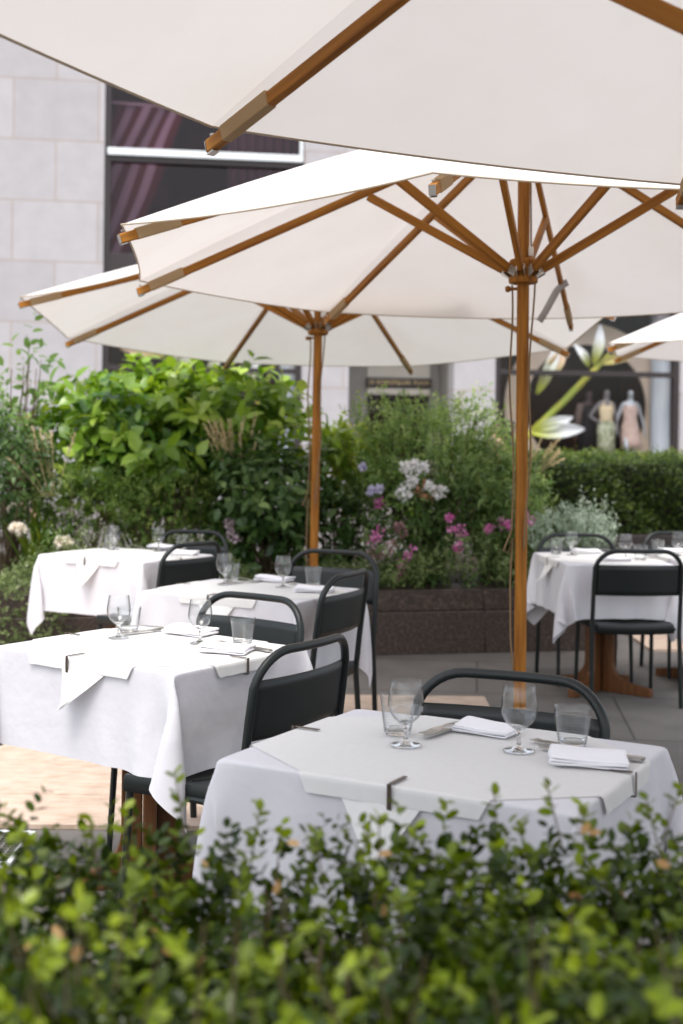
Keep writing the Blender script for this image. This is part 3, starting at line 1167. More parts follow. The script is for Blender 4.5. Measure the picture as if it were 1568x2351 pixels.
uc = (Pa + Pb) / 2 + inn * (cr_ * math.cos(PI / 8))
xa = (Pa - uc).normalized()
ya = nrm.cross(xa)
sz_ = uc.z / nrm.z / 2.055
org = uc - nrm * (2.055 * sz_)
sx_ = cr_ / (R_U + .010)
tag(U1, 'nearest cream umbrella filling the top of the view with one wooden rib end', None, UG)
U1.matrix_world = Matrix(((xa.x * sx_, ya.x * sx_, nrm.x * sz_, org.x), (xa.y * sx_, ya.y * sx_, nrm.y * sz_, org.y), (xa.z * sx_, ya.z * sx_, nrm.z * sz_, org.z), (0, 0, 0, 1)))
# this one's hub sits lower on its pole, its struts reach further out
_n = 0
for ch in U1.children:
    base_name = ch.name.split('.')[0]
    if base_name == 'strut':
        pa_, pb_ = Vector((.075, 0, 1.87)), Vector((R_U * .5, 0, 2.06 + RISE * .5 - .035))
        so_l = (Vector((R_U * .385, 0, 2.06 + RISE * .615 - .035)) - Vector((.075, 0, 2.085))).length
        ch.matrix_local = Matrix.Rotation(2 * PI * _n / 8, 4, 'Z') @ Matrix.Translation(pa_) @ Matrix.Rotation(-math.atan2(pb_.z - pa_.z, pb_.x - pa_.x), 4, 'Y') @ Matrix.Diagonal(((pb_ - pa_).length / so_l, 1, 1, 1))
        _n += 1
    elif base_name in ('hub', 'peg', 'pulley'):
        ch.location.z -= .215
U4 = dup(umb, (0, 0, 0), 0, '')
place_umb(U4, 3.48, 9.26, 0, math.atan2(-.26, -1.73), 'white umbrella corner poking in at the right edge before the shop window')




def strap(u, pts, Y, wd, parent):
    """grey webbing strap hanging from a rib end, given along its length"""
    q = [at(x, y, Y + k * .02) for k, (x, y) in enumerate(pts)]
    P = np.zeros((len(q), 2, 3))
    for i, p in enumerate(q):
        d = (q[min(i + 1, len(q) - 1)] - q[max(i - 1, 0)]).normalized()
        n_ = d.cross(Vector((.25, 1, .1))).normalized()
        P[i, 0], P[i, 1] = p - n_ * wd / 2, p + n_ * wd / 2
    o = MB().grid(P).build('strap', M['webbing'], None, smooth=60, solid=.002)
    o.parent = parent
    bpy.context.view_layer.update()
    o.matrix_parent_inverse = parent.matrix_world.inverted()
    return o


M['webbing'] = mat('webbing', (.42, .40, .39), .8)
strap(0, [(1303, 648), (1290, 655), (1278, 668), (1266, 690), (1252, 716), (1238, 738)], 6.35, .034, umb)


# ---------------------------------------------------------------- tables, cloths, papers, clips
HX, HY, TZ = .38, .30, .75


def make_table():
    t = thing('table', 'x', 'table')
    MB().box((0, 0, TZ - .024), (2 * HX - .05, 2 * HY - .05, .030)).build('tabletop', M['teak'], t, bevel=.006)
    out = []
    r = .11
    out = [(.0, .70), (.0, .0), (.30, .0), (.30, .045), (.065 + r, .062)]
    for i in range(7):
        a = -PI / 2 - i / 6 * PI / 2
        out.append((.065 + r + r * math.cos(a), .062 + r + r * math.sin(a)))
    out += [(.065, .70)]
    out = [(x + .022, z) for x, z in out]
    n = len(out)
    vs = [(x, -.02, z) for x, z in out] + [(x, .02, z) for x, z in out]
    fs_ = [tuple(range(n)), tuple(range(2 * n - 1, n - 1, -1))] + [(i, n + i, n + (i + 1) % n, (i + 1) % n) for i in range(n)]
    lm = MB().add(vs, fs_).mesh('leg', 20)
    for k in range(4):
        l = obj('leg', lm, M['teak_leg'], t, bevel=.004)
        l.rotation_euler = (0, 0, PI / 4 + k * PI / 2)
    MB().box((0, 0, .715), (.34, .34, .03)).build('mount_plate', M['dark_steel'], t)
    return t


def sim_cloth(seed, lx=1.34, ly=1.18):
    """position based drape of a square cloth over the table top"""
    rs = np.random.RandomState(seed)
    def axis(h, l):
        o = l / 2 - h
        k = max(3, int(round(o / .0225)))
        c = max(6, int(round(2 * h / .030)))
        off = rs.uniform(-.012, .012)
        lo_ = np.linspace(-l / 2 + off, -h - .003, k + 1)[:-1]
        hi_ = np.linspace(h + .003, l / 2 + off, k + 1)[1:]
        return np.concatenate([lo_, [-h - .003], np.linspace(-h, h, c + 1), [h + .003], hi_])
    gx, gy = axis(HX, lx), axis(HY, ly)
    nx, ny = len(gx), len(gy)
    P = np.zeros((nx, ny, 3))
    P[..., 0], P[..., 1] = gx[:, None], gy[None, :]
    P[..., 2] = .001
    hx, hy = HX, HY
    pin = (np.abs(P[..., 0]) < hx + .001) & (np.abs(P[..., 1]) < hy + .001)
    wgt = np.where(pin, 0.0, 1.0)
    P[..., 2] += np.where(pin, 0, rs.normal(0, .003, (nx, ny)))
    Q = P.copy()
    F0 = P.reshape(-1, 3).copy()
    F0[:, 2] = 0
    cons = []

    def pairs(di, dj, par, k):
        ax = 0 if di else 1
        step = abs(di) if di else abs(dj)
        for off in range(2 * step):
            ii = np.arange(nx)
            jj = np.arange(ny)
            if ax == 0:
                ii = ii[(ii % (2 * step)) == off]
            else:
                jj = jj[(jj % (2 * step)) == off]
            ii = ii[(ii + di < nx)]
            jj = jj[(jj + dj < ny) & (jj + dj >= 0)]
            I, J = np.meshgrid(ii, jj, indexing='ij')
            a = (I * ny + J).ravel()
            b = ((I + di) * ny + J + dj).ravel()
            wa, wb = wgt.ravel()[a], wgt.ravel()[b]
            keep = (wa + wb) > 0
            a, b, wa, wb = a[keep], b[keep], wa[keep], wb[keep]
            rest = np.linalg.norm(F0[a] - F0[b], axis=1)
            cons.append((a, b, wa / (wa + wb) * k, wb / (wa + wb) * k, rest))
    pairs(1, 0, 0, 1.0)
    pairs(0, 1, 0, 1.0)
    pairs(1, 1, 0, .55)
    pairs(1, -1, 0, .55)
    pairs(2, 0, 0, .10)
    pairs(0, 2, 0, .10)
    F = P.reshape(-1, 3)
    G = Q.reshape(-1, 3)
    W = wgt.reshape(-1, 1)
    ph = rs.uniform(0, 6, 8)
    dt = .012
    for it in range(230):
        vel = (F - G) * (.985 if it < 120 else .93)
        acc = np.zeros_like(F)
        acc[:, 2] = -9.8
        if it < 150:
            acc[:, 0] += 1.6 * np.sin(F[:, 1] * 11 + ph[0]) + .8 * np.sin(F[:, 1] * 23 + ph[1])
            acc[:, 1] += 1.6 * np.sin(F[:, 0] * 11 + ph[2]) + .8 * np.sin(F[:, 0] * 23 + ph[3])
        G[:] = F
        F += (vel + acc * dt * dt) * W
        for _ in range(9):
            for a, b, ka, kb, rest in cons:
                d = F[b] - F[a]
                l = np.sqrt((d * d).sum(1))
                c = d * ((l - rest) / np.maximum(l, 1e-9))[:, None]
                F[a] += c * ka[:, None]
                F[b] -= c * kb[:, None]
            ins = (np.abs(F[:, 0]) < hx) & (np.abs(F[:, 1]) < hy) & (F[:, 2] < 0) & (W[:, 0] > 0)
            if ins.any():
                pxx = hx - np.abs(F[ins, 0])
                pyy = hy - np.abs(F[ins, 1])
                pz = -F[ins, 2]
                V = F[ins]
                top = (pz < pxx) & (pz < pyy) & (pz < .05)
                sxx = ~top & (pxx <= pyy)
                syy = ~top & (pxx > pyy)
                V[top, 2] = 0
                V[sxx, 0] = np.sign(V[sxx, 0]) * hx
                V[syy, 1] = np.sign(V[syy, 1]) * hy
                F[ins] = V
    return F.reshape(nx, ny, 3)


def cloth_mesh(seed):
    P = sim_cloth(seed)
    return MB().grid(P).mesh('tablecloth', 0)


CLOTH = []
for sd_ in (5, 12, 23):
    me = cloth_mesh(sd_)
    me.polygons.foreach_set('use_smooth', np.ones(len(me.polygons), bool))
    CLOTH.append(me)


def paper_mesh(seed):
    """square of paper laid corner to edge; its corners are pressed down over the table's edges, one stays out as a flap"""
    rs = random.Random(seed)
    LIP, e = .037, .0075
    mb = MB()
    ring_ = []
    sides = []
    for (hl, hw, ang_) in ((HX, HY, 0), (HY, HX, PI / 2), (HX, HY, PI), (HY, HX, -PI / 2)):
        a0, a1 = -hl * rs.uniform(.46, .60), hl * rs.uniform(.44, .60)
        c_, s_ = math.cos(ang_), math.sin(ang_)
        tr = lambda x, y, z: (x * c_ - y * s_, x * s_ + y * c_, z)
        K = 14
        rows = []
        for (o, dz, q) in ((0, 0, 0), (.0035, -.0012, 0), (.006, -.0042, .002), (.0066, -.012, .006), (.0075, -.024, .012), (.0085, -LIP, .019)):
            row = []
            for k in range(K + 1):
                x = (a0 + q) + (a1 - a0 - 2 * q) * k / K
                row.append(tr(x, -(hw + o + e - .0065 + .0012 * math.sin(k * 1.7 + seed) * (-dz / LIP)), .0024 + dz))
            rows.append(row)
        mb.grid(np.array(rows)[::-1])
        ring_ += rows[0]
    mb.add(ring_, [tuple(range(len(ring_)))])
    # the loose corner on the near side
    x0, x1, xt, dr = -.075 + rs.uniform(-.02, .02), .115 + rs.uniform(-.03, .03), -.015 + rs.uniform(-.03, .03), .125 + rs.uniform(-.02, .02)
    Q = np.zeros((9, 9, 3))
    for i in range(9):
        f = i / 8
        lo_, hi_ = x0 + (xt - x0) * f, x1 + (xt + .004 - x1) * f
        for j in range(9):
            g_ = j / 8
            Q[i, j] = (lo_ + (hi_ - lo_) * g_, -(HY + .005 + .040 * f + .02 * f * f + .012 * math.sin(PI * g_) * f), .0035 - .030 - dr * f * (1 + .0 * g_))
    mb.grid(Q)
    me = mb.mesh('paper_cover', 0)
    me.polygons.foreach_set('use_smooth', np.ones(len(me.polygons), bool))
    return me


PAPER = [paper_mesh(s) for s in (1, 2, 3)]
clip = MB()
cw = .009
clip.box((-.028, 0, .0065), (.062, cw, .0016))
clip.box((.0105, 0, -.0165), (.0016, cw, .0475))
clip.box((-.012, 0, -.0409), (.046, cw, .0016))
clip.lathe([(0, 0), (.004, 0), (.004, .004), (0, .004)], 8, (-.03, 0, -.0445))
clip_me = clip.mesh('table_clip')

TABLES = {
    'T1': (.230, 2.735, RAD(-29.0), 'the front table behind the hedge', (0, 0)),
    'T2': (-.588, 4.08, RAD(-36.0), 'the left front table', (1, 1)),
    'T3': (-.380, 5.66, RAD(-26.8), 'the middle table', (2, 2)),
    'T4': (-1.20, 7.31, RAD(-32.6), 'the far left table', (1, 0)),
    'T5': (1.48, 7.435, RAD(-85), 'the far right table', (0, 1)),
    'T6': (2.17, 7.72, RAD(-85), 'the table at the far right edge', (2, 2)),
    'T7': (1.93, 5.03, RAD(-50), 'the table cut off at the right edge', (1, 1)),
}
TLAB = {
    'T1': 'square cafe table under a white cloth, nearest the hedge',
    'T2': 'cafe table on the boards at left with a wooden pedestal leg in view',
    'T3': 'cafe table in the middle, in front of the rear umbrella pole',
    'T4': 'cafe table farthest left, standing beside the granite planter',
    'T5': 'cafe table on curved wooden feet at far right behind a black chair back',
    'T6': 'cafe table at the far right edge, partly behind the black chair',
    'T7': 'cafe table at right edge, only its hanging cloth corner in view',
}
CLAB = {
    'T1': 'white cloth with smooth broad sides on the nearest table',
    'T2': 'white cloth with a long pointed corner hanging over the pale boards',
    'T3': 'white cloth on the middle table before the rear umbrella pole',
    'T4': 'white cloth on the far left table hanging before the granite planter',
    'T5': 'white cloth with a pointed corner on the far right table by the umbrella pole',
    'T6': 'white cloth on the table at the far right edge behind the chair',
    'T7': 'white cloth corner hanging in at the right edge above the paving',
}
PLAB = {
    'T1': 'off white paper square on the nearest table held by steel clips',
    'T2': 'off white paper square with a big corner flap on the left front table',
    'T3': 'off white paper square on the middle table',
    'T4': 'off white paper square with a folded corner on the far left table',
    'T5': 'off white paper square on the far right table behind the chair back',
    'T6': 'off white paper square on the table at the far right edge',
}
proto = make_table()
for i, (k, (x, y, th, desc, (ci, pi_))) in enumerate(TABLES.items()):
    if i == 0:
        o = proto
        o.location, o.rotation_euler = (x, y, 0), (0, 0, th)
        tag(o, TLAB[k], None, 'cafe tables')
    else:
        o = dup(proto, (x, y, 0), th, TLAB[k], 'cafe tables')
    flip = PI if k in ('T3', 'T4', 'T6') else 0
    c_ = obj('tablecloth', CLOTH[ci], M['cloth'], None, loc=(x, y, TZ), rot=(0, 0, th + flip), subsurf=1)
    tag(c_, CLAB[k], 'tablecloth', 'white tablecloths')
    if k in PLAB:
        p_ = obj('paper_cover', PAPER[pi_], M['paper'], None, loc=(x, y, TZ), rot=(0, 0, th))
        tag(p_, PLAB[k], 'paper', 'paper table covers')

SIDES = {'front': (0, -1), 'right': (1, 0), 'left': (-1, 0), 'back': (0, 1)}
CL = [('T1', 'front', .02, 'steel clip on the near edge of the nearest table, above the hedge'), ('T1', 'right', .02, 'steel clip beside the folded napkin on the right edge of the nearest table'),
      ('T1', 'left', .02, 'steel clip on the left edge of the nearest table'),
      ('T2', 'front', -.04, 'steel clip above the paper flap on the left front table'), ('T2', 'right', 0, 'steel clip by the napkin on the right edge of the left front table'),
      ('T2', 'left', 0, 'steel clip on the back left edge of the left front table'),
      ('T3', 'front', -.03, 'steel clip on the near edge of the middle table'), ('T3', 'left', 0, 'steel clip on the left edge of the middle table'),
      ('T4', 'front', -.02, 'steel clip above the paper flap on the far left table'), ('T4', 'right', 0, 'steel clip on the right edge of the far left table behind the chair'),
      ('T5', 'left', 0, 'steel clip on the left edge of the far right table')]
for k, side, off, lab in CL:
    x, y, th, _, _ = TABLES[k]
    if k == 'T5':
        lx_, ly_, rz = off, -HY, -PI / 2
    else:
        a, b = SIDES[side]
        lx_, ly_, rz = (a * HX + (off if a == 0 else 0), b * HY + (off if b == 0 else 0), math.atan2(b, a))
    wx, wy = x + lx_ * math.cos(th) - ly_ * math.sin(th), y + lx_ * math.sin(th) + ly_ * math.cos(th)
    o = obj('table_clip', clip_me, M['dark_steel'], None, loc=(wx, wy, TZ), rot=(0, 0, th + rz))
    o.location = Vector((wx, wy, TZ)) + Vector((math.cos(th + rz), math.sin(th + rz), 0)) * .003
    tag(o, lab, 'clip', 'steel tablecloth clips')

# ---------------------------------------------------------------- glasses, cutlery, napkins
ZT = TZ + .0045
gp = [(0, 0), (.034, 0), (.0355, .0012), (.034, .0025), (.018, .006), (.0065, .012), (.0048, .020), (.0045, .040), (.0065, .050), (.016, .057),
      (.029, .070), (.0385, .088), (.0410, .104), (.0400, .122), (.0365, .146), (.0345, .163),
      (.0338, .1635), (.0331, .163), (.0351, .146), (.0386, .122), (.0396, .104), (.0370, .088), (.0276, .0715), (.0150, .0600), (.006, .0555), (0, .0545)]
gob = MB().lathe([(a * .94, b * .84) for a, b in gp], 32).mesh('water_goblet', 60)
tp = [(0, 0), (.029, 0), (.031, .002)]
for i in range(1, 12):
    z = .002 + i * .0062
    r = .031 + (.0435 - .031) * (z / .092)
    tp += [(r - .0008, z - .0016), (r + .0012, z), (r - .0008, z + .0016)]
tp += [(.0418, .080), (.0432, .0915), (.0425, .0925), (.0415, .0918), (.0398, .080), (.0345, .030), (.0305, .010), (.026, .0075), (0, .007)]
tumv = MB().lathe([(a * .93, b * .92) for a, b in tp], 30)
tum = tumv.mesh('tumbler', 60)


def outline_solid(pts, th, zf):
    """flat cutlery blank: outline extruded, bent along x by zf(x)"""
    n = len(pts)
    v = [(x, y, zf(x)) for x, y in pts] + [(x, y, zf(x) + th) for x, y in pts]
    f = [tuple(range(n - 1, -1, -1)), tuple(range(n, 2 * n))] + [(i, (i + 1) % n, n + (i + 1) % n, n + i) for i in range(n)]
    return v, f


def strip_solid(mb, rows, th, zf):
    """rows: (x, y0, y1)"""
    n = len(rows)
    v, f = [], []
    for x, a, b in rows:
        z = zf(x)
        v += [(x, a, z), (x, b, z), (x, b, z + th), (x, a, z + th)]
    for i in range(n - 1):
        for q in range(4):
            q2 = (q + 1) % 4
            f.append((i * 4 + q, i * 4 + q2, (i + 1) * 4 + q2, (i + 1) * 4 + q))
    f += [(3, 2, 1, 0), tuple((n - 1) * 4 + q for q in range(4))]
    mb.add(v, f)


fz = lambda x: .0015 + .010 * max(0, math.sin(PI * min(1, max(0, (x - .02) / .155)))) * .6 + (.0 if x < .15 else .4 * (x - .15) * .1)
fk = MB()
strip_solid(fk, [(0, -.009, .009), (.01, -.0105, .0105), (.05, -.007, .007), (.10, -.0042, .0042), (.125, -.0042, .0042), (.14, -.010, .010), (.152, -.0125, .0125)], .0022, fz)
for k in range(4):
    yc = -.0105 + k * .007
    strip_solid(fk, [(.152, yc - .0022, yc + .0022), (.175, yc - .0019, yc + .0019), (.200, yc - .0011, yc + .0011)], .0020, fz)
fork_me = fk.mesh('fork', 25)
kn = MB()
kz = lambda x: .0018
strip_solid(kn, [(0, -.0075, .0075), (.008, -.010, .010), (.06, -.0085, .0085), (.105, -.0065, .0065), (.115, -.008, .008)], .0055, kz)
strip_solid(kn, [(.115, -.008, .009), (.15, -.0085, .0105), (.19, -.008, .0105), (.212, -.006, .008), (.224, -.003, .002)], .0018, lambda x: .0035)
knife_me = kn.mesh('knife', 25)


def napkin_mesh(seed):
    """cloth folded back and forth into a pad: a serpentine strip extruded, with soft waves"""
    rs = random.Random(seed)
    W, D_, th = .155, .105, .0042
    mid_ = []
    nl = 4
    for i in range(nl):
        z = .0022 + i * .0046
        a, b = (-W / 2, W / 2) if i % 2 == 0 else (W / 2, -W / 2)
        a += rs.uniform(-.004, .004)
        for q in range(9):
            f = q / 8
            mid_.append((a + (b - a) * f, z + .0012 * math.sin(f * 5 + i) + (.003 * (f ** 3 if i == nl - 1 else 0))))
        if i < nl - 1:
            sg = 1 if b > 0 else -1
            for q in (1, 2, 3):
                an = -PI / 2 + q * PI / 4
                mid_.append((b + sg * .0023 * math.cos(an), z + .0023 + .0023 * math.sin(an)))
    n = len(mid_)
    nd = 8
    P = np.zeros((n, nd + 1, 3))
    for i, (x, z) in enumerate(mid_):
        for j in range(nd + 1):
            y = -D_ / 2 + D_ * j / nd
            e = abs(j / nd * 2 - 1)
            P[i, j] = (x + .003 * math.sin(y * 40 + seed + i * .05), y + .003 * math.sin(i * .13 + seed), z + .0022 * math.sin(y * 33 + i * .11 + seed) * (z / .02) + .0018 * (1 - e))
    me = MB().grid(P).mesh('folded_napkin', 0)
    me.polygons.foreach_set('use_smooth', np.ones(len(me.polygons), bool))
    return me


NAP = [napkin_mesh(s) for s in (1, 2, 3)]
M['glass_solid'] = bpy.data.materials.new('glass_solid')
M['glass_solid'].use_nodes = True
p_ = M['glass_solid'].node_tree.nodes['Principled BSDF']
p_.inputs['Transmission Weight'].default_value = 1.0
p_.inputs['Roughness'].default_value = 0.0
p_.inputs['IOR'].default_value = 1.45
for me, zc in ((gob, .053), (tum, .012)):
    me.materials.append(M['glass'])
    me.materials.append(M['glass_solid'])
    for p_ in me.polygons:
        if p_.center.z < zc:
            p_.material_index = 1
GG, TG, FG, KG, NG = 'stemmed water goblets', 'ribbed water tumblers', 'table forks', 'table knives', 'folded white napkins'


def goblet(u, v, lab):
    p = on(u, v, ZT)
    tag(obj('water_goblet', gob, M['glass'], None, loc=(p.x, p.y, ZT + .0006), rot=(0, 0, u)), lab, 'glass', GG)


def tumbler(u, v, lab):
    p = on(u, v, ZT)
    tag(obj('tumbler', tum, M['glass'], None, loc=(p.x, p.y, ZT + .0006), rot=(0, 0, u * .7)), lab, 'glass', TG)


def cutlery(kind, u0, v0, u1, v1, lab, lift=0.0):
    """handle end at (u0, v0), tip towards (u1, v1)"""
    p, q = on(u0, v0, ZT), on(u1, v1, ZT)
    rz = math.atan2(q.y - p.y, q.x - p.x)
    me = fork_me if kind == 'fork' else knife_me
    tag(obj(kind, me, M['steel'], None, loc=(p.x, p.y, ZT + .001 + lift), rot=(0, 0, rz)), lab, kind, FG if kind == 'fork' else KG)


def napkin(u, v, rz, i, lab, k=1.0):
    p = on(u, v, ZT)
    o = obj('folded_napkin', NAP[i], M['napkin'], None, loc=(p.x, p.y, ZT + .0015), rot=(0, 0, rz), solid=.0030, subsurf=1)
    o.scale = (k, k, k)
    tag(o, lab, 'napkin', NG)


a1 = TABLES['T1'][2]
goblet(931, 1711, 'clear stemmed goblet overlapping a tumbler at the back left of the nearest table')
tumbler(913, 1685, 'ribbed tumbler behind the goblet at the back left of the nearest table')
goblet(1191, 1724, 'clear stemmed goblet standing between two napkins on the nearest table')
tumbler(1314, 1714, 'ribbed tumbler behind the right hand napkin of the nearest table')
napkin(1118, 1681, a1 - .05, 0, 'folded white napkin at the back edge of the nearest table beside a knife', .84)
napkin(1350, 1752, a1 + .30, 1, 'folded white napkin at the right edge of the nearest table by a clip', .97)
cutlery('knife', 1092, 1657, 975, 1696, 'steel knife lying beside the back napkin on the nearest table')
cutlery('fork', 1085, 1662, 1005, 1686, 'steel fork crossing the knife by the back napkin on the nearest table', .006)
cutlery('knife', 1480, 1749, 1340, 1732, 'steel knife sticking out behind the right napkin on the nearest table')
cutlery('fork', 1385, 1745, 1262, 1712, 'steel fork tucked under the right napkin of the nearest table')
a2 = TABLES['T2'][2]
goblet(272, 1465, 'clear goblet overlapping a tumbler on the left front table')
tumbler(296, 1453, 'ribbed tumbler behind the goblet on the left front table')
goblet(459, 1477, 'clear goblet between the two napkins on the left front table')
tumbler(557, 1480, 'ribbed tumbler before the chair back on the left front table')
napkin(437, 1455, a2 + .08, 1, 'folded white napkin at the back edge of the left front table')
napkin(519, 1496, a2 + .35, 2, 'folded white napkin near the right clip of the left front table', .95)
cutlery('knife', 403, 1444, 292, 1457, 'steel knife by the back napkin on the left front table')
cutlery('fork', 398, 1450, 325, 1447, 'steel fork beside the knife on the left front table', .006)
cutlery('fork', 560, 1496, 484, 1468, 'steel fork with tines showing left of the near napkin, left front table')
cutlery('knife', 622, 1498, 560, 1487, 'steel knife sticking out right of the near napkin, left front table')
a3 = TABLES['T3'][2]
goblet(515, 1342, 'clear goblet overlapping a tumbler on the middle table')
tumbler(531, 1337, 'ribbed tumbler behind the goblet at the left of the middle table')
goblet(650, 1348, 'clear goblet standing right of centre on the middle table')
tumbler(719, 1346, 'ribbed tumbler in front of the chair back on the middle table')
napkin(629, 1334, a3, 2, 'folded white napkin at the back edge of the middle table')
napkin(722, 1358, a3 + .3, 0, 'folded white napkin at the right of the middle table')
cutlery('fork', 590, 1337, 552, 1331, 'steel fork by the back napkin on the middle table')
cutlery('knife', 600, 1335, 532, 1340, 'steel knife by the back napkin on the middle table', .0)
cutlery('fork', 705, 1350, 672, 1340, 'steel fork left of the right napkin on the middle table')
a4 = TABLES['T4'][2]
goblet(261, 1262, 'clear goblet overlapping a tumbler on the far left table')
tumbler(252, 1259, 'ribbed tumbler behind the goblet on the far left table')
goblet(364, 1266, 'clear goblet standing right of centre on the far left table')
tumbler(418, 1261, 'ribbed tumbler before the chair on the far left table')
napkin(374, 1259, a4, 0, 'folded white napkin at the back of the far left table')
napkin(420, 1273, a4 + .3, 1, 'folded white napkin at the right of the far left table')
cutlery('fork', 330, 1259, 298, 1255, 'steel fork on the far left table')
cutlery('knife', 455, 1272, 425, 1266, 'steel knife at the right of the far left table')
tumbler(1277, 1272, 'ribbed tumbler at the back left of the far right table')
goblet(1312, 1274, 'clear goblet beside a tumbler at the left of the far right table')
napkin(1345, 1269, .1, 2, 'folded white napkin at the back of the far right table')
goblet(1436, 1281, 'clear goblet rising behind the black chair hoop on the far right table')
tumbler(1470, 1286, 'ribbed tumbler seen through the black chair hoop on the far right table')
napkin(1410, 1287, .2, 0, 'folded white napkin seen through the chair hoop on the far right table')
cutlery('knife', 1530, 1285, 1480, 1283, 'steel knife seen through the chair hoop on the far right table')
tumbler(1510, 1272, 'ribbed tumbler on the table at the far right edge')
goblet(1556, 1276, 'clear goblet cut by the right edge on the farthest right table')
napkin(1545, 1268, .1, 1, 'folded white napkin by the goblet at the far right edge')


# ---------------------------------------------------------------- chairs
def make_chair():
    t = thing('chair', 'x', 'chair')
    m = M['chair']
    HWc, HTOP = .236, .838
    r = .0124
    pts = []
    rc_ = .118

    def yb(z):
        return -.19 - .05 * max(0, (z - .42)) / .4 - .03 * max(0, (.42 - z)) / .42
    for z in (0.004, .2, .40, .55, .66):
        pts.append((-HWc + .012 * max(0, (z - .42)) * 0 - .006 * max(0, (.42 - z) / .42), yb(z), z))
    for i in range(1, 9):
        a = PI - i / 8 * PI / 2
        z = HTOP - rc_ + rc_ * math.sin(a)
        x = -HWc + rc_ + rc_ * math.cos(a)
        pts.append((x, yb(z) - .035 * (1 - (x / HWc) ** 2), z))
    k = 9
    for i in range(1, k):
        x = -HWc + rc_ + (2 * HWc - 2 * rc_) * i / k
        pts.append((x, yb(HTOP) - .035 * (1 - (x / HWc) ** 2), HTOP))
    pts = pts + [(-x, y, z) for x, y, z in pts[:13][::-1]]
    MB().tube(pts, r, 12).build('back_frame', m, t, smooth=50)
    # curved sheet between the uprights
    P = np.zeros((17, 7, 3))
    for i in range(17):
        x = (-1 + i / 8) * (HWc - .006)
        for j in range(7):
            z = .60 + (.762 - .60) * j / 6
            P[i, j] = (x, yb(z) - .035 * (1 - (x / HWc) ** 2) + .004, z)
    MB().grid(P).build('backrest', m, t, smooth=60, solid=.006)
    # dished steel seat with a folded skirt
    nx, ny = 18, 16
    P = np.zeros((nx + 5, ny + 5, 3))
    for i in range(nx + 5):
        for j in range(ny + 5):
            a = min(max((i - 2) / nx, 0), 1) * 2 - 1
            b = min(max((j - 2) / ny, 0), 1) * 2 - 1
            wv = .212 + .008 * b
            x, y = a * wv, b * .205 + .01
            z = .452 - .014 * (1 - a * a) * (1 - .5 * b * b) - .012 * (b < 0) * b * b
            di = min(i, nx + 4 - i)
            dj = min(j, ny + 4 - j)
            if di < 2 or dj < 2:
                k_ = 2 - min(di, dj)
                z -= (.010, .045)[k_ - 1]
                if di < 2:
                    x *= 1 + (.012, .014)[k_ - 1]
                if dj < 2:
                    y = (y - .01) * (1 + (.012, .014)[k_ - 1]) + .01
            P[i, j] = (x, y, z)
    so = MB().grid(P).build('seat', m, t, smooth=40, solid=.003)
    sl = MB()
    for q, yy in enumerate((-.09, 0.0, .09)):
        for (x0, x1) in ((-.16, -.02), (.02, .16)):
            pt = []
            for i in range(7):
                x = x0 + (x1 - x0) * i / 6
                b = (yy + .035 * (x / .2) ** 2 - .01) / .205
                a = x / .212
                pt.append((x, yy + .035 * (x / .2) ** 2, .4545 - .014 * (1 - a * a) * (1 - .5 * b * b) - .012 * (b < 0) * b * b))
            sl.tube(pt, [.0035, .0045, .0045, .0045, .0045, .0045, .0035], 6)
    sl.build('slot', M['slot'], so)
    for s in (-1, 1):
        MB().tube([(s * .208, .205, .425), (s * .212, .21, .3), (s * .216, .228, .004)], [.0115, .0115, .010], 10).build('leg', m, t)
        MB().tube([(s * .213, -.185, .415), (s * .210, .19, .418)], .009, 8).build('side_rail', m, t)
    return t


CH = [
    ((.41, 3.13), RAD(180 - 24), 'charcoal steel chair facing the camera behind the nearest table'),
    ((-.31, 4.66), RAD(180 - 36), 'dark green grey chair behind the left front table, facing the camera'),
    ((-.085, 3.63), RAD(90 - 31), 'charcoal chair with its back turned, at the right end of the left front table'),
    ((-.03, 6.37), RAD(180 - 25), 'charcoal chair behind the middle table beside the rear umbrella pole'),
    ((.035, 5.35), RAD(90 - 23), 'charcoal chair at the right end of the middle table, back half turned'),
    ((-.89, 7.90), RAD(180 - 22), 'charcoal chair behind the far left table against the planter'),
    ((-.76, 6.78), RAD(90 - 33), 'charcoal chair with its back turned at the right end of the far left table'),
    ((1.44, 8.02), RAD(180 + 4), 'dark chair behind the far right table before the silvery plant'),
    ((1.575, 6.88), RAD(4), 'black chair seen square from behind at the far right table'),
    ((2.14, 8.30), RAD(180 + 5), 'dark chair behind the farthest right table, under the hedge'),
]
ch0 = make_chair()
for i, ((hx_, hy_), rz, lab) in enumerate(CH):
    f = Vector((-math.sin(rz), math.cos(rz), 0))
    loc = Vector((hx_, hy_, .019 if (hx_ < .7 and 4.7 < hy_ < 7.0) else 0)) + f * .255
    if i == 0:
        ch0.location, ch0.rotation_euler = loc, (0, 0, rz)
        tag(ch0, lab, None, 'dark steel cafe chairs')
    else:
        dup(ch0, loc, rz, lab, 'dark steel cafe chairs')

